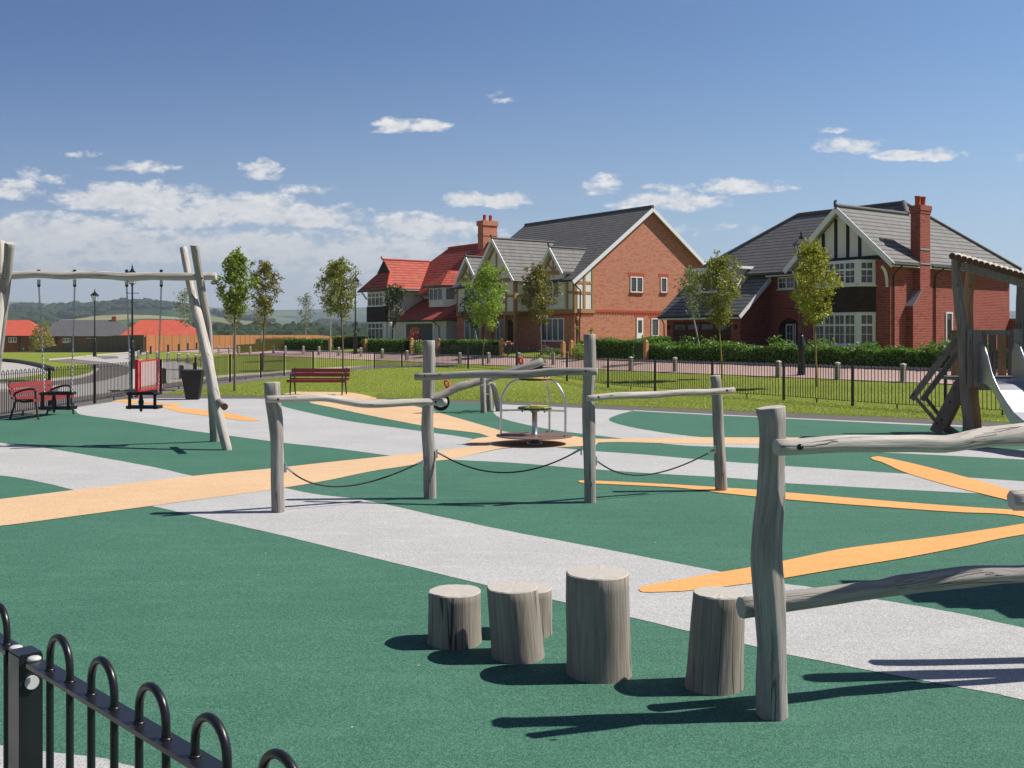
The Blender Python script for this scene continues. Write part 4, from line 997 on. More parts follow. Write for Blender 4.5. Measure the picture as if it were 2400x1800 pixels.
# planter shaped litter bin
bn = thing('litter_bin', 'tall black square bin tapering to its base, right of the red gate', 'bin', (-9.13, 29.3, 0))
b_ = MB(); b_.lathe((-9.13, 29.3, 0), [(.165, 0), (.175, .02), (.29, .82), (.295, .835)], sq=True)
b_.v = [Vector((-9.13, 29.3, 0)) + Matrix.Rotation(R(8), 3, 'Z') @ (v - Vector((-9.13, 29.3, 0))) for v in b_.v]
b_.build('body', M['bin'], bn)
b_ = MB(); b_.box((-9.13, 29.3, .842), (.60, .60, .016), rz=R(8)); b_.build('rim', M['iron'], bn)

# ---------------------------------------------------------------- slide tower
KT = .894
def T3(u, v, y): return W3(u, v, y * KT)
tw = thing('slide_tower', 'timber play tower with half log roof and a steel slide', 'play tower', (8.9, 18.3, 0))
def tlog(name, pts, rad, seed, mt='wood_tower', n=16, mc='end'):
    P = [tuple(T3(*p)) for p in pts]
    if name == 'post': P.append((P[-1][0], P[-1][1], -.06)); rad = rad + [rad[-1]]
    b_ = MB(); log(b_, P[::-1], rad[::-1], n=n, lump=.05, seed=seed, capr=.08); return b_.build(name, [M[mt], M[mc]], tw)
tlog('post', [(2243, 602, 19.8), (2242, 640, 19.8), (2245, 690, 19.8), (2251, 740, 19.8), (2256, 780, 19.8), (2258, 850, 19.8), (2263, 930, 19.8), (2271, 1007, 19.8)], [.095, .085, .080, .085, .088, .088, .088, .088], 41)
tlog('post', [(2280, 612, 20.3), (2275, 650, 20.3), (2270, 700, 20.3), (2271, 750, 20.3), (2275, 820, 20.3), (2281, 900, 20.3), (2290, 1000, 20.3)], [.085, .085, .080, .075, .072, .072, .075], 42, 'wood_orange')
tlog('post', [(2404, 660, 19.9), (2401, 740, 19.9), (2402, 830, 19.9), (2404, 920, 19.9), (2406, 1006, 19.9)], [.09, .09, .09, .09, .09], 43)
tlog('post', [(2395, 655, 21.9), (2392, 760, 21.9), (2390, 987, 21.9)], [.09, .09, .09], 44)
for x, y in ((10.2, 17.7), (10.9, 19.2), (8.58, 19.3)):
    b_ = MB(); log(b_, [(x, y, -.06), (x + .03, y, 1.2), (x, y, 3.1 - (x - 7.6) * .2 if x > 9 else 2.7)], [.09, .085, .085], n=12, seed=x); b_.build('post', [M['wood_tower'], M['end']], tw)
# roof of half logs laid front to back, rising to the rear
i = 0; YF = 17.35
while True:
    u0 = 2232 + i * 13.4
    x = (u0 - 1200) / 2400 * YF; z = CH - (600 + (u0 - 2232) * .285 - 785) * YF / 2400
    if x > 10.8: break
    b_ = MB(); b_.tube([(x, YF, z), (x + .38, YF + .75, z + .06), (x + .76, YF + 1.5, z + .12)], .056, n=12, mcap=1, lump=.04, seed=i, capr=.1); b_.build('roof_log', [M['wood_pale'], M['end_brown']], tw); i += 1
for y, dx, dz in ((17.5, 0.08, .0), (18.7, .70, .08)):
    f = lambda x: 3.187 - (x - 7.46) * .285 - .115
    b_ = MB(); b_.beam((7.6 + dx, y, f(7.6) + dz), (10.4 + dx, y, f(10.4) + dz), .06, .13); b_.build('roof_beam', [M['wood_tower']], tw)
# deck, boards and rails
b_ = MB(); b_.b2((8.0, 17.62, 1.03), (10.3, 19.3, 1.09)); b_.b2((8.0, 17.58, .90), (10.3, 17.64, 1.03)); b_.build('deck', M['wood_tower'], tw)
def board(u0, u1, v0, v1, y, mt='wood_tower'):
    a, c = T3(u0, v0, y), T3(u1, v1, y); b_ = MB(); b_.b2((a.x, a.y, c.z), (c.x, a.y + .035, a.z)); b_.build('board', M[mt], tw)
board(2269, 2279, 772, 909, 19.62); board(2281, 2302, 773, 907, 19.60); board(2376, 2397, 771, 890, 19.60)
b_ = MB(); a, c = T3(2301, 775, 19.64), T3(2378, 785, 19.64); b_.b2((a.x, a.y, c.z), (c.x, a.y + .06, a.z)); b_.build('top_rail', M['wood_tower'], tw)
b_ = MB(); b_.b2((8.2, 19.2, 1.86), (10.6, 19.27, 1.94)); b_.build('top_rail', M['wood_tower'], tw)
random.seed(5); x = 8.22
while x < 10.5:
    w = random.choice((.13, .10, .19, .15)); b_ = MB(); b_.b2((x, 19.14, 1.09), (x + w, 19.175, 1.86 + random.uniform(-.01, .05))); b_.build('board', M['wood_tower'] if random.random() < .7 else M['wood_orange'], tw); x += w + random.choice((.04, .05, .02))
# slide chute
prof = [(19.62, 1.50, 1.01), (19.5, 1.68, 1.01), (19.35, 1.66, 1.01), (19.2, 1.45, .99), (19.05, 1.16, .93), (18.9, .98, .83), (18.7, .80, .66), (18.45, .62, .46), (18.2, .46, .30), (17.9, .35, .18), (17.5, .30, .13), (17.2, .27, .12)]
prof = [(a * KT, CH - (CH - b) * KT, CH - (CH - c) * KT) for a, b, c in prof]
prof += [(15.1, .28, .12)]
prof[-2] = (15.4, .32, .15)
XL, XR = 7.98, 8.56
b_ = MB()
for (y_a, t_a, l_a), (y_b, t_b, l_b) in zip(prof, prof[1:]):
    b_.face([(XL, y_a, l_a), (XR, y_a, l_a), (XR, y_b, l_b), (XL, y_b, l_b)], sm=True)
b_.build('chute', M['slide'], tw)
for X, s_ in ((XL, -1), (XR, 1)):
    b_ = MB()
    for (y_a, t_a, l_a), (y_b, t_b, l_b) in zip(prof, prof[1:]):
        lo_a, lo_b = l_a - .07, l_b - .07
        b_.prism([(X, y_a, t_a), (X, y_b, t_b), (X, y_b, lo_b), (X, y_a, lo_a)], (s_ * .02, 0, 0))
    b_.tube([(X + s_ * .01, p[0], p[1]) for p in prof], .017, n=8); b_.build('side_guard', M['slide'], tw)
b_ = MB()
for X in (XL + .05, XR - .05): b_.cyl((X, 15.4, -.02), (X, 15.4, .12), .02, n=8)
b_.build('slide_foot', M['galv'], tw)
# ladder side: two leaning planks with handrails
def plank(name, p, q, w, h, mt='wood_tower', up=(0, 1, 0)):
    b_ = MB(); b_.beam(T3(*p), T3(*q), w, h, up=up); b_.build(name, M[mt], tw)
plank('ladder_side', (2192, 1014, 20.2), (2255, 890, 20.1), .20, .06)
plank('ladder_side', (2210, 1000, 20.9), (2262, 896, 20.8), .20, .06, 'wood_orange')
for t in (.15, .35, .55, .75, .95):
    a = T3(2192, 1014, 20.2).lerp(T3(2255, 890, 20.1), t); c = T3(2210, 1000, 20.9).lerp(T3(2262, 896, 20.8), t); b_ = MB(); b_.beam(a, c, .11, .035); b_.build('rung', M['wood_tower'], tw)
plank('handrail', (2136, 936, 20.2), (2243, 793, 20.1), .095, .06); plank('handrail', (2161, 938, 20.8), (2250, 818, 20.7), .085, .06)
plank('handrail_strut', (2144, 930, 20.22), (2202, 997, 20.22), .055, .05); plank('handrail_strut', (2166, 928, 20.8), (2213, 988, 20.8), .055, .05)
for p in ((2196, 992, 20.1), (2207, 984, 20.1), (2227, 942, 20.07), (2239, 942, 20.7), (2140, 925, 20.12)): pbolt(tw, T3(*p), .02)
b_ = MB(); a = T3(2222, 1006, 20.6); b_.box(a, (.22, .5, .07), M=Matrix.Rotation(R(35), 3, 'Y')); b_.build('step', M['wood_tower'], tw)

# roofed play hut just beyond the right hand edge, whose shade falls into view
ph = thing('play_hut', 'log roofed play hut beyond the right hand edge', 'play hut', (6, 7.6, 0))
for x, y in ((5.3, 7.1), (7.4, 6.5), (5.3, 7.7), (7.4, 7.7)):
    b_ = MB(); log(b_, [(x, y, -.05), (x + .04, y, 1.1), (x, y, 2.2)], [.085, .08, .08], n=14, seed=x + y); b_.build('post', [M['wood'], M['end']], ph)
for y in (7.1, 7.7):
    b_ = MB(); b_.beam((4.9, y, 2.2), (7.6, y, 2.2), .08, .14); b_.build('beam', M['wood'], ph)
for k in range(19):
    x = 4.60 + k * .155; b_ = MB(); e = .05 * math.sin(k * 2.1); y_f = max(6.35, 7.52 - (x - 4.6) * .85) + e
    b_.tube([(x, y_f, 2.34), (x, (y_f + 7.85) / 2, 2.35), (x, 7.85, 2.34)], .082, n=10, mcap=1, lump=.05, seed=k); b_.build('roof_log', [M['wood_pale'], M['end']], ph)
# ---------------------------------------------------------------- houses by the street
class House:
    """built in (away from street d, along street s, height z)"""
    def __init__(s, name, label, s0, d0, z0):
        s.o = Vector((d0, s0, z0)); x, y = sd_xy(s0, d0)
        s.root = thing(name, label, 'house', (x, y, z0), ANG)
    def part(s, name, mb, mats, parent=None, label=None):
        for i, v in enumerate(mb.v): mb.v[i] = v - s.o
        return mb.build(name, mats, parent or s.root, world=False, label=label)
def FR(d): return ((d, 0), (0, 1), (-1, 0))
def SDE(s_): return ((0, s_), (1, 0), (0, -1))
def fbox(mb, F, a0, a1, z0, z1, o0, o1, m=0):
    (ox, oy), (tx, ty), (nx_, ny_) = F
    q = [Vector((ox + tx * a + nx_ * o, oy + ty * a + ny_ * o, z)) for a in (a0, a1) for o in (o0, o1) for z in (z0, z1)]
    for I in ((0, 1, 3, 2), (4, 6, 7, 5), (0, 4, 5, 1), (2, 3, 7, 6), (0, 2, 6, 4), (1, 5, 7, 3)): mb.face([q[i] for i in I], m)
def fpoly(mb, F, pts, o0, o1, m=0):
    (ox, oy), (tx, ty), (nx_, ny_) = F
    P = [Vector((ox + tx * a + nx_ * o1, oy + ty * a + ny_ * o1, z)) for a, z in pts]; mb.prism(P, Vector((nx_, ny_, 0)) * (o0 - o1), m)
def fbeam(mb, F, a, b_, w, o0, o1, m=0):
    (a0, z0), (a1, z1) = a, b_; dx_, dz = a1 - a0, z1 - z0; L = math.hypot(dx_, dz); nx_, nz = -dz / L * w / 2, dx_ / L * w / 2
    fpoly(mb, F, [(a0 - nx_, z0 - nz), (a1 - nx_, z1 - nz), (a1 + nx_, z1 + nz), (a0 + nx_, z0 + nz)], o0, o1, m)
def window(h, F, a0, a1, z0, z1, lights, transom=None, bars=None, sill='white', glass='glass', fr=.07, lead=False, mullion=.09):
    b_ = MB(); f = fr
    fbox(b_, F, a0, a1, z1 - f, z1, -.02, .05); fbox(b_, F, a0, a1, z0, z0 + f, -.02, .05)
    fbox(b_, F, a0, a0 + f, z0 + f, z1 - f, -.02, .05); fbox(b_, F, a1 - f, a1, z0 + f, z1 - f, -.02, .05)
    w = (a1 - a0 - 2 * f + mullion) / lights
    zt = z0 + (z1 - z0) * transom if transom else None
    for i in range(1, lights):
        x = a0 + f + w * i - mullion; fbox(b_, F, x, x + mullion, z0 + f, z1 - f, -.02, .046)
    for i in range(lights):
        x0, x1 = a0 + f + w * i, a0 + f + w * i + w - mullion
        if zt: fbox(b_, F, x0, x1, zt - .045, zt + .045, -.02, .042)
        if bars:
            xm = (x0 + x1) / 2
            fbox(b_, F, xm - .013, xm + .013, z0 + f, (zt or z1) - .045, 0, .030)
            if zt: fbox(b_, F, xm - .013, xm + .013, zt + .045, z1 - f, 0, .030)
            zm = (z0 + f + (zt or z1)) / 2; fbox(b_, F, x0, xm - .013, zm - .013, zm + .013, 0, .030); fbox(b_, F, xm + .013, x1, zm - .013, zm + .013, 0, .030)
    win = h.part('window', b_, M['white'])
    b_ = MB(); fbox(b_, F, a0 + f * .8, a1 - f * .8, z0 + f * .8, z1 - f * .8, -.01, .008); h.part('pane', b_, M[glass], win)
    if lead:
        b_ = MB(); n = max(2, int((a1 - a0) / .13))
        for i in range(1, n): x = a0 + f + (a1 - a0 - 2 * f) * i / n; fbox(b_, F, x - .004, x + .004, z0 + f, z1 - f, .0085, .012)
        n = max(3, int((z1 - z0) / .18))
        for i in range(1, n): z = z0 + f + (z1 - z0 - 2 * f) * i / n; fbox(b_, F, a0 + f, a1 - f, z - .004, z + .004, .0125, .015)
        h.part('glazing_lead', b_, M['lead'], win)
    b_ = MB(); fbox(b_, F, a0 - .06, a1 + .06, z0 - .06, z0 - .001, -.02, .11); h.part('sill', b_, M[sill], win)
    return win
def roofp(h, polys, mt, name='roof', th=.12, extra=None):
    b_ = MB()
    for P in polys: b_.prism([Vector(p) for p in P], (0, 0, -th), 0, ms=2, mb=1)
    if extra: extra(b_)
    return h.part(name, b_, [M[mt], M['white'], M['ridge'], M['ridge_red']])
def ridgeline(b_, pts, m=2, r=.11):
    for p, q in zip(pts, pts[1:]):
        p, q = Vector(p), Vector(q); b_.tube([p + Vector((0, 0, .0)), q + Vector((0, 0, .0))], r, n=8, m=m)
def gutter(h, a, b_, r=.055):
    m_ = MB(); m_.tube([a, b_], r, n=8); return h.part('gutter', m_, M['gutter'])
def pipe(h, pts, r=.038):
    m_ = MB(); m_.tube(pts, r, n=8)
    h.part('downpipe', m_, M['gutter'])

# ---- right hand house, dark red brick
H = House('house', 'dark red brick house with a black and white gable and tall side chimney', 29.0, 43.4, .75)
D, RZ0 = 45.8, 5.35
b_ = MB(); b_.b2((43.4, 28.87, .2), (45.9, 34.3, 5.4)); b_.b2((45.8, 29.0, .2), (54.3, 43.8, 5.4)) if False else None
b_.b2((45.9, 28.87, .2), (54.3, 43.8, 5.40))
b_.face([(43.4, 29.0, 5.4), (43.4, 31.65, 7.95), (43.4, 34.3, 5.4)])
b_.prism([(43.42, 38.2, .2), (43.42, 38.2, 2.95), (45.89, 38.2, 5.05), (45.89, 38.2, .2)], (0, 5.7, 0))
H.part('wall', b_, M['brick_red'])
rp = [[(43.0, 28.5, 5.35), (43.0, 31.65, 8.25), (49.04, 31.65, 8.25), (50.05, 32.5, 9.03), (54.8, 28.5, 5.35)],
      [(43.0, 34.8, 5.35), (45.3, 34.8, 5.35), (49.04, 31.65, 8.25), (43.0, 31.65, 8.25)],
      [(45.3, 34.8, 5.35), (45.3, 44.2, 5.35), (50.05, 39.5, 9.03), (50.05, 32.5, 9.03), (49.04, 31.65, 8.25)],
      [(45.3, 44.2, 5.35), (54.8, 44.2, 5.35), (50.05, 39.5, 9.03)], [(54.8, 28.5, 5.35), (50.05, 32.5, 9.03), (50.05, 39.5, 9.03), (54.8, 44.2, 5.35)]]
def ex(b_):
    ridgeline(b_, [(42.95, 31.65, 8.28), (49.04, 31.65, 8.28)]); ridgeline(b_, [(50.05, 32.5, 9.06), (50.05, 39.5, 9.06)]); ridgeline(b_, [(49.04, 31.65, 8.28), (50.05, 32.5, 9.06)], r=.16)
    ridgeline(b_, [(54.8, 28.5, 5.38), (50.05, 32.5, 9.06)]); ridgeline(b_, [(45.3, 44.2, 5.38), (50.05, 39.5, 9.06)]); b_.tube([(42.92, 31.65, 8.25), (42.9, 31.65, 8.45), (43.0, 31.65, 8.52)], .07, n=6, m=2)
roofp(H, rp, 'tile_grey', extra=ex)
roofp(H, [[(43.0, 37.9, 2.98), (43.0, 44.2, 2.98), (45.72, 44.2, 5.22), (45.72, 37.9, 5.22)]], 'tile_grey', 'garage_roof')
# barge boards
def barge(F_d, pts, w=.26, o=.02, name='bargeboard', mt='white'):
    b_ = MB(); F = FR(F_d)
    for p, q in zip(pts, pts[1:]): fbeam(b_, F, p, q, w, 0, .05)
    return H.part(name, b_, M[mt])
barge(43.0, [(28.45, 5.14), (31.65, 8.08)]); barge(42.997, [(31.65, 8.08), (34.85, 5.14)])
b_ = MB(); F = SDE(37.9); fbeam(b_, F, (43.0, 2.82), (44.0, 3.66), .20, 0, .05); fbeam(b_, F, (44.0, 3.66), (45.6, 5.0), .22, 0, .052); H.part('bargeboard', b_, M['white'])
b_ = MB(); F = FR(43.4); fpoly(b_, F, [(29.15, 5.62), (34.15, 5.62), (31.65, 7.93)], 0, .02); H.part('gable_panel', b_, M['render'])
b_ = MB(); fbox(b_, F, 29.3, 34.0, 5.50, 5.70, .0, .06)
for s_ in (30.54, 31.23, 31.93, 32.68, 33.4):
    zt = 8.15 - abs(s_ - 31.65) * .92 - .22; fbox(b_, F, s_ - .085, s_ + .085, 5.70, zt, .02, .055)
H.part('timber_beams', b_, M['beam_shade_black'])
for s_ in (28.98, 34.2):
    b_ = MB(); F2 = SDE(s_); 
    for p, q in zip([(43.38, 4.15), (43.33, 4.6), (43.2, 4.9), (42.99, 5.08)], [(43.33, 4.6), (43.2, 4.9), (42.99, 5.08), (42.94, 5.1)]): fbeam(b_, F2, p, q, .11, -.09, 0)
    H.part('bracket', b_, M['white'])
# two storey bay
bayp = lambda e: [(43.4 , 29.68 - e), (42.68 - e, 30.18 - e * .4), (42.68 - e, 32.75 + e * .4), (43.4, 33.3 + e)]
def bayprism(z0, z1, e): 
    b_ = MB(); P = [(d, s_, z1) for d, s_ in bayp(e)]; b_.prism(P, (0, 0, z0 - z1)); return b_
H.part('bay_base', bayprism(.2, 1.27, -.03), M['brick_red']); H.part('bay_frame', bayprism(1.27, 2.96, 0), M['white']); H.part('tile_hanging', bayprism(2.96, 4.24, .035), M['tile_hung']); H.part('bay_frame', bayprism(4.24, 5.5, 0), M['white'])
b_ = bayprism(4.20, 4.26, .08); H.part('sill', b_, M['white']); b_ = bayprism(1.22, 1.28, .08); H.part('sill', b_, M['white'])
F = FR(42.68)
cant_t = Vector((43.4 - 42.68, 29.68 - 30.18)).normalized(); cant = ((42.68, 30.18), (cant_t.x, cant_t.y), (cant_t.y, -cant_t.x))
for (z0, z1, gl) in ((1.36, 2.88, 'curtain'), (4.32, 5.42, 'glass')):
    window(H, F, 30.26, 32.70, z0, z1, 4, .64, True, glass=gl); window(H, cant, .10, .78, z0, z1, 1, .64, True)
window(H, FR(45.9), 36.45, 37.6, 4.40, 5.08, 2, None, True)
# arched porch with side window; flat black panel paints the recess's shade
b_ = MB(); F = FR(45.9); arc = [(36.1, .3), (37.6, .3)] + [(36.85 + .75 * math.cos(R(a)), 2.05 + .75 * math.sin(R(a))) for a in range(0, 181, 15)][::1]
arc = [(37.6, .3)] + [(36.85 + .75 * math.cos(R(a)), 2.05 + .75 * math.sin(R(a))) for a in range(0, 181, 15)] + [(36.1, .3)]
fpoly(b_, F, arc, 0, .01); H.part('porch_shade_panel', b_, M['beam_shade_black'])
b_ = MB()
for a in range(0, 180, 12):
    p = (36.85 + .84 * math.cos(R(a)), 2.05 + .84 * math.sin(R(a))); q = (36.85 + .84 * math.cos(R(a + 11)), 2.05 + .84 * math.sin(R(a + 11))); fbeam(b_, F, p, q, .2, 0, .02)
H.part('porch_arch', b_, M['brick_accent'])
window(H, FR(45.89), 36.5, 37.05, 1.35, 2.45, 1, None, True); b_ = MB(); fbox(b_, FR(45.89), 36.38, 36.44, .5, 2.5, 0, .04); H.part('door_frame', b_, M['white'])
# dormer over the garage
b_ = MB(); b_.b2((44.62, 39.55, 4.1), (47.2, 42.5, 5.62)); H.part('dormer', b_, M['render']); b_ = MB(); b_.b2((44.4, 39.3, 5.62), (47.3, 42.7, 5.78)); H.part('dormer_roof', b_, M['white'])
window(H, FR(44.62), 39.9, 42.2, 4.35, 5.5, 3)
# garage door with a row of lights
b_ = MB(); F = FR(43.42); fbox(b_, F, 38.9, 43.35, .6, 2.62, 0, .015)
for z in (1.1, 1.6, 2.1): fbox(b_, F, 38.9, 43.35, z - .012, z + .012, .016, .03)
gd = H.part('garage_door', b_, M['garage'])
for k in range(4):
    x = 39.15 + k * 1.08; b_ = MB(); fbox(b_, F, x, x + .8, 2.16, 2.45, .015, .025); H.part('pane', b_, M['glass'], gd)
    b_ = MB(); 
    for j in range(1, 6): fbox(b_, F, x + .8 * j / 6 - .008, x + .8 * j / 6 + .008, 2.16, 2.45, .026, .032)
    H.part('glazing_bars', b_, M['garage'], gd)
b_ = MB(); fbox(b_, F, 38.7, 43.6, 2.63, 2.82, 0, .02); H.part('lintel', b_, M['brick_accent'])
for s_ in (38.5, 43.7): b_ = MB(); b_.box((43.34, s_, 2.3), (.12, .12, .22)); H.part('wall_lamp', b_, M['iron'])
# chimney on the side wall
b_ = MB(); b_.b2((44.7, 28.5, .2), (46.2, 29.0, 3.25))
b_.prism([(44.7, 28.5, 3.25), (45.28, 28.5, 3.9), (46.2, 28.5, 3.9), (46.2, 28.5, 3.25)], (0, .5, 0))
b_.b2((45.3, 28.5, 3.9), (46.15, 29.02, 7.78)); b_.b2((45.27, 28.47, 7.78), (46.18, 29.05, 7.92)); b_.b2((45.24, 28.44, 7.92), (46.21, 29.08, 8.17))
ch = H.part('chimney', b_, M['brick_red'])
b_ = MB(); b_.prism([(44.62, 28.42, 3.22), (45.32, 28.42, 4.0), (45.32, 29.0, 4.0), (44.62, 29.0, 3.22)], (0, 0, .05)); b_.b2((45.28, 28.47, 5.98), (46.17, 28.5, 6.06)); b_.b2((45.28, 28.47, 5.28), (46.17, 28.5, 5.36)); H.part('flashing', b_, M['lead'], ch)
for d_ in (45.5, 45.92):
    b_ = MB(); b_.lathe((d_, 28.76, 8.17), [(.15, 0), (.13, .04), (.135, .38), (.155, .40), (.155, .46)], n=14); H.part('chimney_pot', b_, M['brick_accent'], ch)
gutter(H, (42.95, 28.46, 5.2), (45.2, 28.46, 5.2)); gutter(H, (46.3, 28.46, 5.2), (54.8, 28.46, 5.2)); gutter(H, (45.24, 34.9, 5.22), (45.24, 37.9, 5.22)); gutter(H, (42.93, 37.9, 2.88), (42.93, 44.2, 2.88))
b_ = MB(); b_.b2((43.0, 28.52, 5.1), (54.8, 28.56, 5.24)); b_.b2((45.3, 34.85, 5.1), (45.34, 38, 5.24)); b_.b2((42.98, 37.9, 2.74), (43.02, 44.2, 2.86)); H.part('fascia', b_, M['white'])
pipe(H, [(43.75, 28.46, 5.15), (43.62, 28.75, 4.85), (43.6, 28.82, 4.7), (43.6, 28.82, .6)]); pipe(H, [(47.3, 28.46, 5.15), (47.15, 28.75, 4.9), (47.1, 28.82, 4.75), (47.1, 28.82, .6)]); pipe(H, [(42.95, 43.9, 2.85), (43.3, 44.02, 2.5), (43.36, 44.02, .6)])
window(H, SDE(28.87), 48.1, 48.7, 1.5, 3.0, 1)
# garden wall running from the back corner
wl_ = MB(); p0, p1 = sd_xy(29.0, 54.4), sd_xy(20.0, 54.4); wl_.beam((p0[0], p0[1], 1.55), (p1[0], p1[1], 1.55), .22, 2.35)
tag(wl_.build('garden_wall', M['brick_red']), 'plain dark brick garden wall running off the back corner of the right hand house', 'wall')

# ---- middle house, orange brick and oak framing
H = House('house', 'half timbered house with grey roof and big orange brick gable end in the middle', 51.4, 42.5, .75)
b_ = MB(); b_.b2((42.5, 51.4, .1), (54.4, 65.4, 5.6))
b_.prism([(42.5, 51.4, 5.6), (42.5, 51.4, 5.62), (49.2, 51.4, 10.5), (54.4, 51.4, 6.85), (54.4, 51.4, 5.6)], (0, 14, 0)); H.part('wall', b_, M['brick_orange'])
ry0, ry1 = 51.08, 65.7
mp = lambda d: 5.5 + .736 * (d - 42.2)
rp = [[(42.1, ry0, 5.43), (42.1, ry1, 5.43), (49.2, ry1, 10.65), (49.2, ry0, 10.65)], [(54.9, ry0, 6.65), (49.2, ry0, 10.65), (49.2, ry1, 10.65), (54.9, ry1, 6.65)]]
def gab(c, hw, zr_, ze, df):
    dm, dv = 42.2 + (zr_ - 5.5) / .736, 42.2 + (ze - 5.5) / .736
    rp.append([(df, c - hw, ze), (df, c, zr_), (dm, c, zr_), (dv, c - hw, ze)]); rp.append([(df, c + hw, ze), (dv, c + hw, ze), (dm, c, zr_), (df, c, zr_)]); return dm
dm1 = gab(58.35, 2.5, 8.55, 5.6, 40.8); dm2 = gab(53.3, 1.35, 7.65, 5.95, 41.9); dm3 = gab(63.3, 1.35, 7.65, 5.95, 41.9)
def ex(b_):
    ridgeline(b_, [(49.2, ry0, 10.67), (49.2, ry1, 10.67)]); ridgeline(b_, [(40.78, 58.35, 8.58), (dm1, 58.35, 8.58)], r=.08); ridgeline(b_, [(41.88, 53.3, 7.68), (dm2, 53.3, 7.68)], r=.08); ridgeline(b_, [(41.88, 63.3, 7.68), (dm3, 63.3, 7.68)], r=.08)
    for d_, s_, z_ in ((40.75, 58.35, 8.6), (41.85, 53.3, 7.7), (41.85, 63.3, 7.7)): b_.tube([(d_, s_, z_), (d_ - .05, s_, z_ + .22)], .07, n=6, m=2)
roofp(H, rp, 'tile_grey', extra=ex)
b_ = MB(); F = SDE(51.08)
fbeam(b_, F, (42.1, 5.24), (49.2, 10.46), .24, 0, .05); H.part('bargeboard', b_, M['white']); b_ = MB(); fbeam(b_, F, (49.2, 10.46), (54.9, 6.46), .24, 0, .053); H.part('bargeboard', b_, M['white'])
def gable_front(c, hw, zr_, ze, df, dw, zb):
    F = FR(df); k = (zr_ - ze) / hw
    for sg in (-1, 1):
        b_ = MB(); fbeam(b_, F, (c + sg * (hw + .03), ze - .14), (c, zr_ - .10), .20, 0, .05 + (.003 if sg > 0 else 0)); H.part('bargeboard', b_, M['white'])
    F = FR(dw); b_ = MB(); fpoly(b_, F, [(c - hw + .35, ze + .05), (c + hw - .35, ze + .05), (c, zr_ - .35)], -1.2, 0); H.part('gable_panel', b_, M['render'])
    b_ = MB(); w_ = .16 if hw > 2 else .12
    fbox(b_, F, c - hw + .25, c + hw - .25, ze - .12, ze + .16, -.05, .05); fbox(b_, F, c - w_ / 2, c + w_ / 2, ze + .16, zr_ - .4, 0, .045)
    for sg in (-1, 1):
        fbeam(b_, F, (c + sg * .08, ze + .45 * (zr_ - ze)) if False else (c, ze + .18), (c + sg * hw * .52, ze + (zr_ - ze) * .42), w_, 0, .04 + .002 * sg)
        fbeam(b_, F, (c + sg * (hw - .3), ze + .1), (c, zr_ - .42), w_, 0, .035 + .002 * sg)
    H.part('timber_beams', b_, M['oak'])
gable_front(58.35, 2.5, 8.55, 5.6, 40.8, 41.2, 3.4); gable_front(53.3, 1.35, 7.65, 5.95, 41.9, 42.25, 5.5); gable_front(63.3, 1.35, 7.65, 5.95, 41.9, 42.25, 5.5)
# first floor frame on the front and the corner
b_ = MB(); F = FR(42.5); fbox(b_, F, 51.4, 56.2, 3.42, 5.55, -.02, .02); fbox(b_, F, 60.5, 65.4, 3.42, 5.55, -.02, .02)
b_.b2((41.2, 56.2, 3.4), (42.5, 60.5, 5.6)); b_.b2((42.26, 52.2, 3.6), (42.49, 54.4, 5.95)); b_.b2((42.26, 62.2, 3.6), (42.49, 64.4, 5.95))
F = SDE(51.4); fpoly(b_, F, [(42.5, 3.4), (44.1, 3.4), (44.1, 6.65), (42.5, 5.55)], 0, .02); H.part('render_panel', b_, M['render'])
b_ = MB(); F = FR(42.5)
fbox(b_, F, 51.36, 56.2, 3.28, 3.52, -.02, .07); fbox(b_, F, 60.5, 65.44, 3.28, 3.52, -.02, .07)
for s_ in (51.45, 52.1, 54.7, 55.4, 56.1): fbox(b_, F, s_ - .09, s_ + .09, 3.52, 5.5, .02, .055)
for s_ in (60.7, 61.4, 62.1, 64.6, 65.3): fbox(b_, F, s_ - .09, s_ + .09, 3.52, 5.5, .02, .055)
fbox(b_, F, 51.54, 52.0, 4.55, 4.72, .02, .05); fbox(b_, F, 54.79, 56.0, 4.2, 4.36, .02, .05); fbox(b_, F, 60.8, 62.0, 4.2, 4.36, .02, .05)
F = FR(41.2); fbox(b_, F, 56.15, 60.55, 3.2, 3.46, -1.3, .06)
for s_ in (56.25, 57.2, 58.1, 58.9, 59.6, 60.45): fbox(b_, F, s_ - .09, s_ + .09, 3.46, 5.48, .0, .045)
for a_, c_ in ((56.34, 57.11), (59.69, 60.36)): fbox(b_, F, a_, c_, 4.42, 4.58, 0, .04)
fbox(b_, F, 57.29, 59.51, 4.05, 4.2, 0, .04) 
F = SDE(56.2); fbox(b_, F, 41.2, 41.4, 3.46, 5.6, 0, .045); fbox(b_, F, 41.4, 42.45, 4.42, 4.58, 0, .04); fbox(b_, F, 41.2, 42.45, 3.2, 3.46, 0, .05)
H.part('timber_beams', b_, M['oak'])
b_ = MB(); F = SDE(51.4)
fbox(b_, F, 42.44, 44.2, 3.28, 3.56, -.02, .075)
for d_ in (42.6, 43.3, 44.02): fbox(b_, F, d_ - .09, d_ + .09, 3.56, mp(d_) - .2, .02, .058)
for z_ in (4.62, 5.28): fbox(b_, F, 42.69, 43.21, z_ - .08, z_ + .08, .02, .052); fbox(b_, F, 43.39, 43.93, z_ - .08, z_ + .08, .02, .052)
H.part('corner_frame', b_, M['oak'])
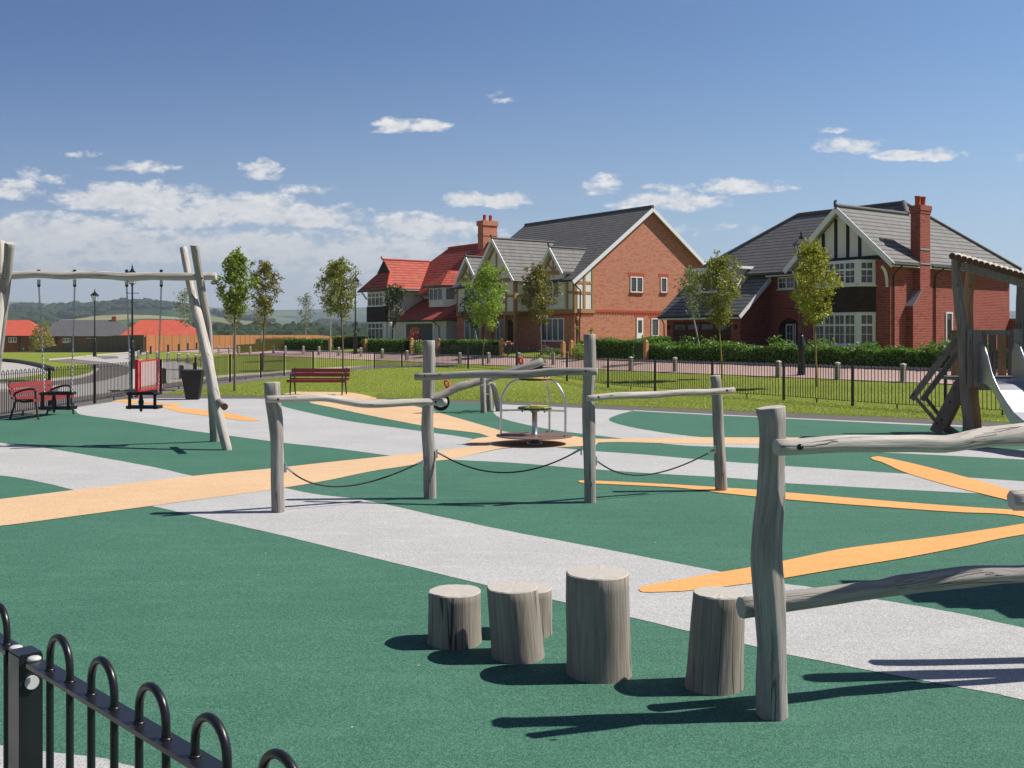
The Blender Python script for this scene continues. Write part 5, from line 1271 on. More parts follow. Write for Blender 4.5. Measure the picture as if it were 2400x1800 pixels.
# porch posts under the projecting bay
for s_ in (56.35, 57.5, 59.2, 60.35):
    b_ = MB(); b_.b2((41.25, s_ - .11, .6), (41.47, s_ + .11, 3.2)); fbeam(b_, FR(41.3), (s_, 2.5), (s_ + (.45 if s_ < 58 else -.45), 3.15), .12, -.1, 0); H.part('porch_post', b_, M['oak'])
b_ = MB(); b_.b2((42.44, 57.9, .8), (42.5, 58.9, 2.9)); H.part('front_door', b_, M['garage'])
window(H, FR(42.5), 59.2, 60.2, 1.4, 2.95, 2); window(H, FR(42.5), 52.45, 54.9, 1.45, 2.97, 4); window(H, FR(42.5), 62.2, 64.3, 1.35, 2.97, 3)
window(H, FR(42.26), 52.65, 54.0, 4.3, 5.6, 2); window(H, FR(42.26), 62.6, 64.0, 4.3, 5.6, 2); window(H, FR(41.2), 57.7, 59.1, 4.25, 5.45, 2)
b_ = MB(); F = FR(42.5); fbox(b_, F, 51.4, 56.2, 3.1, 3.27, 0, .03); H.part('string_course', b_, M['brick_accent'])
b_ = MB(); fbox(b_, F, 60.5, 65.4, 3.1, 3.27, 0, .03); H.part('string_course', b_, M['brick_accent'])
b_ = MB(); F = SDE(51.4); fbox(b_, F, 44.2, 54.4, 3.36, 3.52, 0, .04); n = 40
for i in range(n): x = 44.25 + i * (54.3 - 44.25) / n; fbox(b_, F, x, x + .12, 3.24, 3.36, 0, .035)
H.part('string_course', b_, M['brick_accent']); b_ = MB()
fbox(b_, F, 42.5, 44.1, 3.12, 3.26, 0, .03)
sd_ = lambda u: (30.27 + 41.53 * ((u - 1200) / 2400)) / (.808 - .589 * ((u - 1200) / 2400))
def brickwin(u0, u1, v0, v1, lights, lead=True):
    a0, a1 = sd_(u0), sd_(u1); y = 70.5 + (a0 - 49.2) * .589; z1, z0 = CH - (v0 - HV) * y / FPX, CH - (v1 - HV) * y / FPX
    window(H, SDE(51.4), a0, a1, z0, z1, lights, sill='brick_accent', lead=lead); fbox(b_, SDE(51.4), a0 - .18, a1 + .18, z1 + .002, z1 + .26, 0, .015)
brickwin(1477, 1506, 648, 685, 2); brickwin(1548, 1562.5, 650, 685.5, 1); brickwin(1526, 1543.5, 746, 788, 1)
a0, a1 = sd_(1491.5), sd_(1506.5); fbox(b_, SDE(51.4), a0 - .15, a1 + .15, 3.05, 3.27, 0, .015)
H.part('lintel', b_, M['brick_accent'])
b_ = MB(); F = SDE(51.4); fbox(b_, F, a0, a1, .8, 3.03, 0, .05); dr = H.part('side_door', b_, M['white'])
b_ = MB(); fbox(b_, F, a0 + .12, a1 - .12, 2.0, 2.85, .05, .056); H.part('pane', b_, M['glass'], dr)
b_ = MB(); fbox(b_, F, a1 - .1, a1 - .07, 1.65, 1.85, .05, .09); H.part('handle', b_, M['iron'], dr)
gutter(H, (42.05, 51.1, 5.38), (42.05, 55.8, 5.38)); gutter(H, (42.05, 60.9, 5.38), (42.05, 65.7, 5.38)); gutter(H, (40.75, 55.85, 5.5), (42.1, 55.85, 5.5))
pipe(H, [(42.1, 51.15, 5.35), (42.6, 51.2, 4.9), (42.85, 51.25, 4.8), (42.85, 51.25, 3.0), (42.85, 51.33, 2.9), (42.85, 51.33, .7)], .045); pipe(H, [(42.55, 51.3, 3.0), (42.55, 51.3, .7)], .03)

# ---- left house, white render and red roofs
H = House('house', 'white rendered house with bright red roofs and a brick chimney', 74.9, 42.0, .95)
b_ = MB(); b_.b2((42.0, 74.9, .2), (45.3, 78.8, 5.75)); b_.b2((45.3, 66.8, .2), (52.4, 78.8, 5.9)); b_.b2((42.4, 66.8, .2), (45.3, 74.88, 3.0)); H.part('wall', b_, M['render'])
rp = [[(41.4, 74.3, 5.68), (41.4, 79.4, 5.68), (42.5, 77.98, 7.1), (42.5, 75.72, 7.1)],
      [(41.4, 74.3, 5.68), (42.5, 75.72, 7.1), (42.5, 76.85, 8.25), (47.1, 76.85, 8.25), (44.55, 74.3, 5.68)],
      [(41.4, 79.4, 5.68), (46.5, 79.4, 5.68), (47.1, 76.85, 8.25), (42.5, 76.85, 8.25), (42.5, 77.98, 7.1)],
      [(44.1, 66.5, 5.23), (44.1, 74.3, 5.23), (44.55, 74.3, 5.68), (47.1, 76.85, 8.25), (48.3, 75.7, 9.43), (48.3, 66.5, 9.43)],
      [(52.6, 66.5, 5.23), (48.3, 66.5, 9.43), (48.3, 75.7, 9.43), (52.6, 79.4, 5.23)], [(46.5, 79.4, 5.68), (52.6, 79.4, 5.23), (48.3, 75.7, 9.43), (47.1, 76.85, 8.25)]]
def ex(b_):
    ridgeline(b_, [(42.4, 76.85, 8.28), (47.1, 76.85, 8.28)], 3, .09); ridgeline(b_, [(48.3, 66.5, 9.46), (48.3, 75.7, 9.46)], 3, .1); ridgeline(b_, [(41.4, 74.3, 5.7), (42.5, 75.72, 7.12)], 3, .12); b_.tube([(42.4, 76.85, 8.25), (42.25, 76.85, 8.5)], .08, n=6, m=3)
roofp(H, rp, 'tile_red', extra=ex)
b_ = MB(); b_.prism([(42.47, 75.72, 7.1), (42.47, 77.98, 7.1), (42.47, 76.85, 8.2)], (.05, 0, 0)); H.part('gablet', b_, M['tile_hung'])
roofp(H, [[(41.8, 66.4, 3.05), (41.8, 74.0, 3.05), (44.7, 74.9, 4.6), (45.3, 74.9, 4.9), (45.3, 67.8, 4.9)], [(41.8, 66.4, 3.05), (45.3, 67.8, 4.9), (45.3, 66.4, 3.05)]], 'tile_red', 'porch_roof')
# first floor bay with its own roof
b_ = MB(); b_.prism([(43.5, 68.9, 5.64), (43.5, 71.1, 5.64), (45.35, 71.6, 5.64), (45.35, 67.5, 5.64), (44.3, 68.1, 5.64)], (0, 0, -1.54)); H.part('bay_wall', b_, M['white'])
roofp(H, [[(43.1, 68.7, 5.78), (43.1, 71.5, 5.78), (44.6, 69.9, 7.05)], [(43.1, 68.7, 5.78), (44.6, 69.9, 7.05), (45.6, 67.0, 5.78)], [(44.6, 69.9, 7.05), (46.3, 69.9, 7.05), (45.6, 67.0, 5.78)], [(43.1, 71.5, 5.78), (44.9, 72.3, 5.78), (46.1, 69.9, 7.05), (44.6, 69.9, 7.05)]], 'tile_red', 'bay_roof')
window(H, FR(43.5), 69.0, 71.0, 4.6, 5.6, 3)
tt = Vector((44.3 - 43.5, 68.1 - 68.9)).normalized(); window(H, ((43.5, 68.9), (tt.x, tt.y), (tt.y, -tt.x)), .15, .98, 4.6, 5.6, 1)
tt2 = Vector((45.35 - 44.3, 67.5 - 68.1)).normalized(); window(H, ((44.3, 68.1), (tt2.x, tt2.y), (tt2.y, -tt2.x)), .1, 1.0, 4.6, 5.6, 1)
# wing windows with tile hanging between
b_ = MB(); b_.b2((41.75, 75.15, 2.95), (42.0, 78.5, 4.25)); b_.b2((42.0, 74.86, 2.95), (42.9, 74.9, 4.25)); H.part('tile_hanging', b_, M['tile_hung'])
b_ = MB(); b_.b2((41.8, 75.2, 4.25), (42.0, 78.45, 5.5)); b_.b2((41.8, 75.2, 1.35), (42.0, 78.45, 2.95)); b_.b2((42.0, 74.87, 4.25), (42.85, 74.9, 5.5)); b_.b2((42.0, 74.87, 1.35), (42.85, 74.9, 2.95)); H.part('bay_frame', b_, M['white'])
for z0, z1 in ((4.3, 5.42), (1.45, 2.88)):
    window(H, FR(41.8), 75.6, 78.3, z0, z1, 4, .66); window(H, SDE(74.87), 42.1, 42.75, z0, z1, 1, .66)
b_ = MB(); fbeam(b_, SDE(78.85), (41.5, 5.5), (42.0, 4.9), .12, -.12, 0); H.part('bracket', b_, M['white']); b_ = MB(); fbeam(b_, SDE(75.0), (41.5, 5.5), (42.0, 4.9), .12, 0, .12); H.part('bracket', b_, M['white'])
b_ = MB(); fbox(b_, FR(42.4), 68.7, 72.8, .9, 2.75, 0, .03); H.part('garage_door', b_, M['garage_grey']); b_ = MB(); fbox(b_, FR(42.4), 68.4, 73.1, 2.75, 2.95, 0, .06); fbox(b_, FR(42.4), 72.82, 73.1, .9, 2.75, 0, .06); fbox(b_, FR(42.4), 68.4, 68.68, .9, 2.75, 0, .06); H.part('door_frame', b_, M['white'])
gutter(H, (41.35, 74.3, 5.55), (41.35, 79.4, 5.55)); gutter(H, (41.35, 74.25, 5.55), (44.5, 74.25, 5.55)); gutter(H, (41.75, 66.4, 2.95), (41.75, 74.0, 2.95)); pipe(H, [(44.5, 74.3, 5.2), (45.0, 74.5, 4.9), (45.2, 74.5, 3.5)]); pipe(H, [(41.8, 67.8, 2.9), (42.3, 67.7, 2.5), (42.34, 67.7, .8)])
b_ = MB(); b_.b2((47.8, 69.6, 7.5), (49.2, 70.4, 10.9)); b_.b2((47.72, 69.52, 10.9), (49.28, 70.48, 11.3)); b_.b2((47.76, 69.56, 10.05), (49.24, 70.44, 10.15)); ch = H.part('chimney', b_, M['brick_orange'])
for d_ in (48.2, 48.8): b_ = MB(); b_.lathe((d_, 70, 11.3), [(.16, 0), (.14, .05), (.14, .45), (.16, .5)], n=12); H.part('chimney_pot', b_, M['brick_accent'], ch)

# ---------------------------------------------------------------- distant houses down the slope
def far_house(label, Y, uL, uR, vE, r0, r1, vR, roofm, wins, dep=9.0, zb=-3.6, chim=None, turn=14, pipes=()):
    X = lambda u: (u - HU) * Y / FPX; Z = lambda v: CH - (v - HV) * Y / FPX
    r = thing('house', label, 'house', (X((uL + uR) / 2), Y + dep / 2, zb))
    xl, xr = X(uL) + .4, X(uR) - .4; ze = Z(vE)
    b_ = MB(); b_.b2((xl, Y + .4, zb), (xr, Y + dep - .4, ze - .05)); b_.build('wall', M['brick_far'], r)
    yr = Y + dep / 2; k = (Y + dep / 2) / Y; rx0, rx1 = X(r0) * k, X(r1) * k; zr_ = CH - (vR - HV) * yr / FPX
    b_ = MB(); th = (0, 0, -.15)
    A_, B_, C_, D_ = (X(uL), Y, ze), (X(uR), Y, ze), (X(uR), Y + dep, ze), (X(uL), Y + dep, ze); E_, F_ = (rx0, yr, zr_), (rx1, yr, zr_)
    for P in ([A_, B_, F_, E_], [B_, C_, F_], [C_, D_, E_, F_], [D_, A_, E_]): b_.prism(P, th, 0, ms=1, mb=1)
    b_.build('roof', [M[roofm], M['gutter']], r)
    for (u0, u1, v0, v1) in wins:
        b_ = MB(); F = ((0, Y + .4), (1, 0), (0, -1)); a0, a1 = X(u0), X(u1); z1, z0 = Z(v0), Z(v1); fbox(b_, F, a0, a1, z0, z1, 0, .05); w_ = b_.build('window', M['white'], r)
        for i in range(3):
            b_ = MB(); s_ = (a1 - a0) / 3; fbox(b_, F, a0 + s_ * i + .1, a0 + s_ * (i + 1) - .1, z0 + .22, z1 - .12, .05, .06); b_.build('pane', M['glass'], w_)
    for u in pipes: b_ = MB(); b_.cyl((X(u), Y + .3, zb), (X(u), Y + .3, ze), .07, n=6); b_.build('downpipe', M['gutter'], r)
    if chim:
        u0, u1, v0, v1 = chim; b_ = MB(); a0, a1 = X(u0) * k, X(u1) * k; b_.b2((a0, yr - .5, CH - (v1 + 6 - HV) * yr / FPX), (a1, yr + .5, CH - (v0 - HV) * yr / FPX)); c_ = b_.build('chimney', M['brick_far'], r)
        for f_ in (.3, .7): b_ = MB(); b_.cyl((a0 + (a1 - a0) * f_, yr, CH - (v0 - HV) * yr / FPX), (a0 + (a1 - a0) * f_, yr, CH - (v0 - 2 - HV) * yr / FPX), .13, n=8); b_.build('chimney_pot', M['brick_accent'], c_)
    r.rotation_euler.z = R(turn)
    return r
far_house('distant brick house with a red roof at the far left edge', 172, -55, 84, 787, -40, 66.5, 750, 'tile_far_red', [(3.5, 21, 790.5, 803), (55.5, 73, 790.5, 803), (-45, -28, 790.5, 803)], pipes=(27,))
far_house('distant brick house with a grey roof and a small chimney', 168, 118, 306, 788, 146, 272, 750, 'tile_far_grey', [(133.5, 151, 792, 803.5), (185.5, 203.5, 792, 803.5), (213, 231, 792, 803.5), (265, 274, 793, 799)], chim=(261, 270.5, 743, 752), pipes=(158, 238, 252), dep=10)
far_house('lower wing of the grey roofed house between the two red roofs', 176, 88, 150, 789, 128, 145, 754, 'tile_far_grey', [], dep=8)
far_house('distant house with only its orange red roof showing above the board fence', 150, 262, 458, 790, 332, 424, 750, 'tile_far_red', [], dep=10)

# ---------------------------------------------------------------- board fences
def board_fence(label, pts, h, mt, bw=.12):
    """pts world xy; vertical boards following the ground"""
    r = thing('board_fence', label, 'fence', (pts[0][0], pts[0][1], tz(*pts[0])))
    Q = resample(pts, 3.0)
    for a, c in zip(Q, Q[1:]):
        b_ = MB(); L = (c - a).length; t = (c - a) / L; n = max(1, round(L / bw)); za, zc_ = tz(a.x, a.y), tz(c.x, c.y)
        for i in range(n):
            p, q = a + t * (L * i / n), a + t * (L * (i + .9) / n); z = za + (zc_ - za) * (i + .5) / n; o = Vector((-t.y, t.x, 0)) * (.012 * (i % 2)); 
            b_.beam(Vector((p.x, p.y, z + h / 2 + .01 * math.sin(i * 2.3))) + o, Vector((q.x, q.y, z + h / 2 + .01 * math.sin(i * 2.3))) + o, .022, h)
        b_.build('panel', M[mt], r)
    for p in Q[::1]:
        b_ = MB(); z = tz(p.x, p.y); b_.box((p.x, p.y + .05, z + h / 2), (.1, .1, h + .04)); b_.build('post', M[mt], r)
def fence_wood(name, a, bcol):
    m, nt, b = mat(name, a, .9, 0, .15); p = opos(nt)
    n1 = tnoise(nt, 1.0, 3, vscale(nt, p, (5, 2.0, .25)), .6); n2 = tnoise(nt, .25, 3, p)
    c = mixc(nt, n1, a, bcol); c = mixc(nt, mth(nt, 'MULTIPLY', n2, .5), c, tuple(x * .75 for x in a)); nt.links.new(c, b.inputs[0]); return m
M['fence_orange'] = fence_wood('fresh orange fence boards', (.34, .135, .055), (.52, .24, .11)); M['fence_grey'] = fence_wood('weathered grey fence boards', (.12, .10, .085), (.20, .17, .145)); M['fence_tan'] = fence_wood('pale tan fence boards', (.42, .27, .14), (.55, .38, .22))
board_fence('long orange brown board fence stretching behind the saplings', [(-38.6, 108), (-39.3, 130), (-40.2, 160), (-38, 185), (-32, 215), (-20, 226), (-2, 222)], 1.82, 'fence_orange', .2)
board_fence('weathered grey board fence dropping down the slope at the left', [(-38.8, 107.8), (-44, 112), (-50, 117.5), (-58.2, 125)], 1.82, 'fence_grey', .2)
board_fence('low tan picket fence in front of the far left red roofed house', [(-58.4, 125.2), (-64, 127), (-72, 128)], 1.8, 'fence_tan', .2)

# ---------------------------------------------------------------- bollards
ZG = .22
def bollard(label, u, v, y, w=.15, h=.65, dark=False, grp='grey timber bollards along the road'):
    p = at(u, y); r = thing('bollard', label, 'bollard', p, ANG, grp); hw = w / 2
    b_ = MB(); b_.box(p + Vector((0, 0, h / 2 - .06)), (w, w, h), rz=ANG)
    for q in (-1, 1): b_.box(p + Vector((0, 0, h - .13)), (w + .006, w + .006, .012), rz=ANG)
    b_.build('shaft', M['bollard_dark' if dark else 'bollard'], r)
    b_ = MB(); c = [p + Matrix.Rotation(ANG, 3, 'Z') @ Vector((sx * (hw + .004), sy * (hw + .004), h - .06)) for sx, sy in ((-1, -1), (1, -1), (1, 1), (-1, 1))]
    tp_ = p + Vector((0, 0, h + .0)); lo = [q + Vector((0, 0, .02)) for q in c]; b_.face(c[::-1])
    for i in range(4): j = (i + 1) % 4; b_.face([c[i], c[j], lo[j], lo[i]]); b_.face([lo[i], lo[j], tp_])
    b_.build('cap', M['bollard_dark' if dark else 'bollard_top'], r)
road_b = [(2117, 895, 'square grey timber bollard on the lawn edge nearest the play tower'), (1963, 889.5, 'grey timber bollard just right of the yellow green tree'), (1825, 883.7, 'grey timber bollard just left of the nearest lamp post'),
    (1582, 872, 'grey timber bollard in front of the brown garage door'), (1479, 868.8, 'grey timber bollard below the white side door of the orange brick gable'), (1297, 858.6, 'grey timber bollard in front of the twin oak gate posts'),
    (1216.5, 856, 'grey timber bollard beside the raised end of the seesaw'), (1145, 853.6, 'grey timber bollard right of the bright green sapling'), (1078, 852.5, 'grey timber bollard by the footpath end, left of the bright green tree'),
    (954, 846, 'grey timber bollard below the oak post by the white flowers'), (896, 842.7, 'grey timber bollard in front of the hedge of the white house'), (846, 840, 'grey timber bollard just right of the lamp post by the white house'),
    (794, 838, 'grey timber bollard just left of the lamp post by the white house'), (748, 836, 'grey timber bollard above the middle of the red bench'), (711, 834.4, 'grey timber bollard above the left half of the red bench'),
    (669, 833, 'grey timber bollard at the left end of the long hedge'), (641, 831.6, 'grey timber bollard right of the bronze leaved tree'), (586.6, 831, 'first grey bollard left of the bronze leaved tree trunk'), (560, 830.5, 'second grey bollard left of the bronze leaved tree trunk'),
    (537.5, 829.4, 'grey bollard beside the big green tree trunk, in front of the board fence'), (513, 828.4, 'grey bollard in front of the board fence, just right of the swing leg'), (469, 827, 'grey bollard in front of the board fence, just left of the swing leg')]
for u, v, lb in road_b: bollard(lb, u, v, FPX * (CH - ZG) / (v - HV))
ords = ['first', 'second', 'third', 'fourth', 'fifth', 'sixth', 'seventh', 'eighth']
for i, (u, v) in enumerate([(324.5, 838), (346, 839.6), (368.5, 841.7), (394.6, 844), (419, 846.5), (441.6, 848.5), (460, 851), (474, 854)]):
    bollard('%s from the left of the pale topped bollards behind the red gate' % ords[i], u, v, FPX * (CH - .1) / (v - HV), w=.17, grp='pale topped bollards on the lawn')
for i, (u, v) in enumerate([(329.5, 831), (353, 829.5), (394, 827), (419, 826.5), (440, 826), (460.6, 825.5)]):
    bollard('%s dark bollard from the left in the far row before the board fence' % ords[i], u, v, FPX * (CH - .1) / (v - HV), w=.14, h=.75, dark=True, grp='far dark bollards')
for u, v, lb in ((383.4, 899, 'squat black bollard behind the fence, nearest to the red gate'), (425, 888.7, 'squat black bollard behind the fence, showing left of the litter bin'), (457, 880, 'squat black bollard behind the fence, showing above the litter bin')):
    bollard(lb, u, v, FPX * CH / (v - HV), w=.15, h=.60, dark=True, grp='squat black bollards behind the left fence')

# ---------------------------------------------------------------- lamp posts
def lamp(label, u, y, H_):
    p = at(u, y); r = thing('street_lamp', label, 'street lamp', p, .3, 'black heritage street lamps'); k = H_ / 5.9; X_, Y_, Z_ = p
    b_ = MB(); b_.lathe(p, [(.17, -.05), (.17, .05), (.155, .12), (.145, .2), (.14, 1.1 * k), (.155, 1.15 * k), (.145, 1.22 * k), (.085, 1.5 * k), (.075, 1.6 * k)], n=12); b_.build('base', M['iron'], r)
    b_ = MB(); b_.lathe(p, [(.055, 1.6 * k), (.05, 3.0 * k), (.042, 4.55 * k), (.06, 4.6 * k), (.05, 4.68 * k)], n=12); b_.build('column', M['iron'], r)
    b_ = MB(); b_.cyl(p + Vector((-.32, 0, 4.2 * k)), p + Vector((.32, 0, 4.2 * k)), .018, n=6)
    for s_ in (-1, 1): b_.ball(p + Vector((s_ * .33, 0, 4.2 * k)), .03, n=5)
    b_.build('ladder_bar', M['iron'], r)
    z0 = 4.7 * k; b_ = MB(); b_.lathe(p + Vector((0, 0, z0)), [(.03, -.03), (.12, 0), (.12, .03)], sq=True)
    for sx in (-1, 1):
        for sy in (-1, 1): b_.beam(p + Vector((sx * .11, sy * .11, z0 + .02)), p + Vector((sx * .215, sy * .215, z0 + .47)), .022, .022, up=(1, 0, 0))
    b_.lathe(p + Vector((0, 0, z0 + .46)), [(.225, 0), (.235, .03)], sq=True); lt = b_.build('lantern', M['iron'], r)
    b_ = MB(); b_.lathe(p + Vector((0, 0, z0 + .03)), [(.108, 0), (.205, .43)], sq=True); b_.build('glass', M['lantern'], lt)
    b_ = MB(); b_.lathe(p + Vector((0, 0, z0 + .05)), [(.03, 0), (.035, .1), (.05, .2), (.03, .3)], n=8); b_.build('bulb', M['white'], lt)
    b_ = MB(); b_.lathe(p + Vector((0, 0, z0 + .49)), [(.29, 0), (.27, .03), (.15, .17), (.10, .22)], sq=True); b_.lathe(p + Vector((0, 0, z0 + .71)), [(.10, 0), (.085, .05), (.10, .08), (.03, .14), (.05, .19), (.05, .22), (.015, .30), (.004, .42)], n=10); b_.build('roof', M['iron'], lt)
lamp('tall black lamp post in front of the dark red brick house', 1878, 40.2, 5.8); lamp('black lamp post beside the left end of the white house hedge', 833, 74.5, 6.05)
lamp('black lamp post standing alone on the far left lawn by the grey board fence', 222, 86.5, 5.9); lamp('black lamp post rising behind the swing seat and the red gate', 310, 55, 5.75)

# oak gate posts
for u, v0, v1, lb in ((774, 789.5, 822, 'oak gate post at the end of the left hedge'), (857, 792, 824, 'oak gate post by the corner of the white house hedge'), (965, 792, 830, 'pointed oak gate post left of the white flowering bush'), (1028, 790.6, 829, 'pointed oak gate post left of the clipped hedge beneath the chimney'),
                      (1175.6, 792, 835, 'pointed oak gate post beside the flower urn'), (1320, 793, 833, 'left one of the twin oak gate posts at the brick corner'), (1339, 793.5, 837, 'right one of the twin oak gate posts at the brick corner'), (1514, 797, 846, 'shaded oak gate post between the two hedges near the garage')):
    t_ = (u - HU) / FPX; y = 35.55 / (.8081 * t_ + .589); p = at(u, y); h = (v1 - v0) * y / FPX + .02; r = thing('gate_post', lb, 'gate post', p, ANG, 'oak gate posts'); w = .21
    b_ = MB(); b_.box(p + Vector((0, 0, (h - .12) / 2)), (w, w, h - .12), rz=ANG); b_.build('shaft', M['oak_post'], r)
    b_ = MB(); b_.box(p + Vector((0, 0, h - .105)), (w * .86, w * .86, .03), rz=ANG); c = [p + Matrix.Rotation(ANG, 3, 'Z') @ Vector((sx * w / 2, sy * w / 2, h - .09)) for sx, sy in ((-1, -1), (1, -1), (1, 1), (-1, 1))]; tp_ = p + Vector((0, 0, h + .05)); b_.face(c[::-1])
    for i in range(4): b_.face([c[i], c[(i + 1) % 4], tp_])
    b_.build('cap', M['oak_post'], r)

# ---------------------------------------------------------------- foliage
def leafquad(b_, c, n_, size, rnd, m=0, asp=.6):
    n_ = n_.normalized(); t = n_.cross(Vector((rnd.uniform(-1, 1), rnd.uniform(-1, 1), rnd.uniform(-1, 1))))
    if t.length < 1e-3: return
    t.normalize(); s_ = n_.cross(t); a = size; w = size * asp / 2
    i = len(b_.v); b_.v += [c - t * a / 2, c + s_ * w - t * a * .05, c + t * a / 2 + n_ * a * .12, c - s_ * w - t * a * .05]
    b_.face(None, m, uv=[(0, 0)] * 4, idx=[i, i + 1, i + 2, i + 3])
def rdir(r): 
    while True:
        v = Vector((r.uniform(-1, 1), r.uniform(-1, 1), r.uniform(-1, 1)))
        if .05 < v.length < 1: return v.normalized()
def tree(label, name, u, y, vtop, vcr, half, leaf, bark, n=3000, lsize=.1, seed=1, lean=0.0, trunk_r=.05, profile=None, grp='young street trees', dens=1.0, ucr=None, stems=1, up=.5):
    """young tree: tapering trunk, rising branches, clumps of leaves; half = crown half width in metres"""
    rnd = random.Random(seed); p = at(u, y, -.05); r = thing(name, label, 'tree', p, 0, grp)
    half *= 1.12; zt = CH - (vtop - HV) * y / FPX; zc_ = CH - (vcr - HV) * y / FPX; xc_ = ((ucr if ucr else u) - HU) * y / FPX
    Ht = zt - p.z; b_ = MB(); tops = []
    for s_ in range(stems):
        off = (s_ - (stems - 1) / 2) * .12; pts = []
        for i in range(9):
            t = i / 8; pts.append(Vector((p.x + (xc_ - p.x) * smooth(t * 1.2) + off * (1 + t) + .05 * math.sin(t * 5 + seed) * t, y + .06 * math.sin(t * 4 + seed * 2) * t + off, p.z + Ht * .97 * t)))
        b_.tube(pts, [trunk_r * (1 - .82 * i / 8) for i in range(9)], n=8); tops.append(pts)
    prof = profile or [(0, .25), (.15, .75), (.35, 1.0), (.6, .85), (.8, .5), (1, .08)]
    clumps = []; nb = 46
    for k in range(nb):
        t = (k + rnd.random()) / nb; z0 = zc_ + (zt - zc_) * t * .9; i = min(7, int((z0 - p.z) / Ht / .97 * 8)); pts = tops[k % stems]; f = (z0 - p.z) / Ht / .97 * 8 - i; base = pts[i].lerp(pts[i + 1], min(1, max(0, f)))
        a = k * 2.4 + rnd.uniform(-.4, .4); L = half * interp(t, prof) * rnd.uniform(.55, 1.22); rise = L * rnd.uniform(up * .5, up * 1.4); tip = Vector((base.x + math.cos(a) * L, base.y + math.sin(a) * L, min(zt - .05, base.z + rise)))
        mid = base.lerp(tip, .5) + Vector((0, 0, -.06 * L)); b_.tube([base, mid, tip], [trunk_r * .28, trunk_r * .16, trunk_r * .06], n=4, cap=False)
        for q in (.35, .6, .85, 1.0): clumps.append((base.lerp(tip, q) + rdir(rnd) * half * .1, half * (.16 + .10 * rnd.random())))
        for _ in range(2):
            q = rnd.uniform(.4, 1); c0 = base.lerp(tip, q); c1 = c0 + (rdir(rnd) + Vector((0, 0, .5))) * half * .28; b_.tube([c0, c1], [trunk_r * .08, trunk_r * .04], n=3, cap=False); clumps.append((c1, half * .16))
    b_.build('trunk', M[bark], r)
    b_ = MB(); per = max(3, int(.74 * n / len(clumps)))
    for c, rad in clumps:
        m_ = int(per * rnd.uniform(.15, 1.85) * dens)
        for _ in range(m_):
            d_ = rdir(rnd); q = c + d_ * rad * rnd.random() ** .5 * 1.0; leafquad(b_, q, (rdir(rnd) + Vector((0, 0, .55))), lsize * 1.22 * rnd.uniform(.7, 1.35), rnd)
    b_.build('crown', M[leaf], r); return r
OV = [(0, .2), (.12, .6), (.3, 1.0), (.5, .95), (.7, .72), (.88, .42), (1, .1)]
TALL = [(0, .3), (.15, .8), (.4, 1.0), (.6, .9), (.8, .62), (1, .15)]
tree('fresh green tree between the swing and the bronze leaved tree', 'young_tree', 550, 34.0, 588, 738, .60, 'leaf_green', 'bark', 6500, .075, 3, profile=TALL, trunk_r=.045, ucr=551)
tree('second thin stem with a crown hidden by the fresh green tree', 'young_tree', 547, 76, 672, 765, .95, 'leaf_olive', 'bark_pale', 1600, .13, 4)
tree('bronze leaved tree right of the fresh green tree', 'young_tree', 616, 54, 610, 738, .86, 'leaf_brown', 'bark', 5200, .095, 5, profile=OV, trunk_r=.06, ucr=622)
tree('slim tree just behind the bronze leaved tree', 'young_tree', 613, 92, 690, 770, .9, 'leaf_brown', 'bark_pale', 1400, .14, 6)
tree('yellowish tree right of the lamp post gap, behind the red bench', 'young_tree', 804, 53, 606, 745, .95, 'leaf_olive', 'bark', 5200, .10, 7, ucr=798, profile=TALL, trunk_r=.055)
tree('leaning slim tree joined in front to the yellowish tree', 'young_tree', 773.6, 70, 612, 738, 1.0, 'leaf_olive', 'bark_pale', 3300, .12, 8, ucr=778, profile=TALL)
tree('small pale sapling above the long left hedge', 'young_tree', 717, 84, 690, 775, .80, 'leaf_pale', 'bark_pale', 1700, .11, 9, up=1.2, dens=.8)
tree('sparse sapling left of the leaning swing leg, before the board fence', 'young_tree', 440, 104, 684, 765, 1.25, 'leaf_pale', 'bark_pale', 1700, .15, 10, up=1.0, dens=.8, ucr=432)
tree('dark narrow tree in front of the white house', 'young_tree', 923, 80, 672, 764, .95, 'leaf_dark', 'bark_pale', 3600, .12, 11, up=1.6)
tree('bright lime green tree before the half timbered house', 'young_tree', 1131, 55.5, 622, 768, 1.15, 'leaf_bright', 'bark', 6200, .105, 12, ucr=1143, profile=TALL)
tree('dull green sapling behind the bright lime green tree', 'young_tree', 1119, 66, 684, 768, .85, 'leaf_dark', 'bark_pale', 2200, .12, 13, ucr=1108)
tree('bronze green tree on the lawn of the half timbered house', 'young_tree', 1268, 62, 622, 757, 1.10, 'leaf_brown', 'bark', 6400, .11, 14, ucr=1262, profile=TALL)
tree('thin birch with a white stem by the garage', 'young_tree', 1641, 50, 628, 745, .65, 'leaf_pale', 'bark_pale', 2000, .09, 15, ucr=1618, up=1.2, dens=.8)
tree('olive green sapling in front of the garage of the dark brick house', 'young_tree', 1692.6, 39.5, 605, 758, .92, 'leaf_olive', 'bark_moss', 6600, .082, 16, ucr=1682, profile=OV, trunk_r=.04)
tree('yellow green sapling right of the tall lamp post', 'young_tree', 1914, 34.6, 562, 758, .84, 'leaf_yellow', 'bark_moss', 8000, .075, 17, ucr=1904, profile=[(0, .15), (.12, .5), (.3, .95), (.45, 1.0), (.65, .7), (.85, .42), (1, .1)], trunk_r=.042)
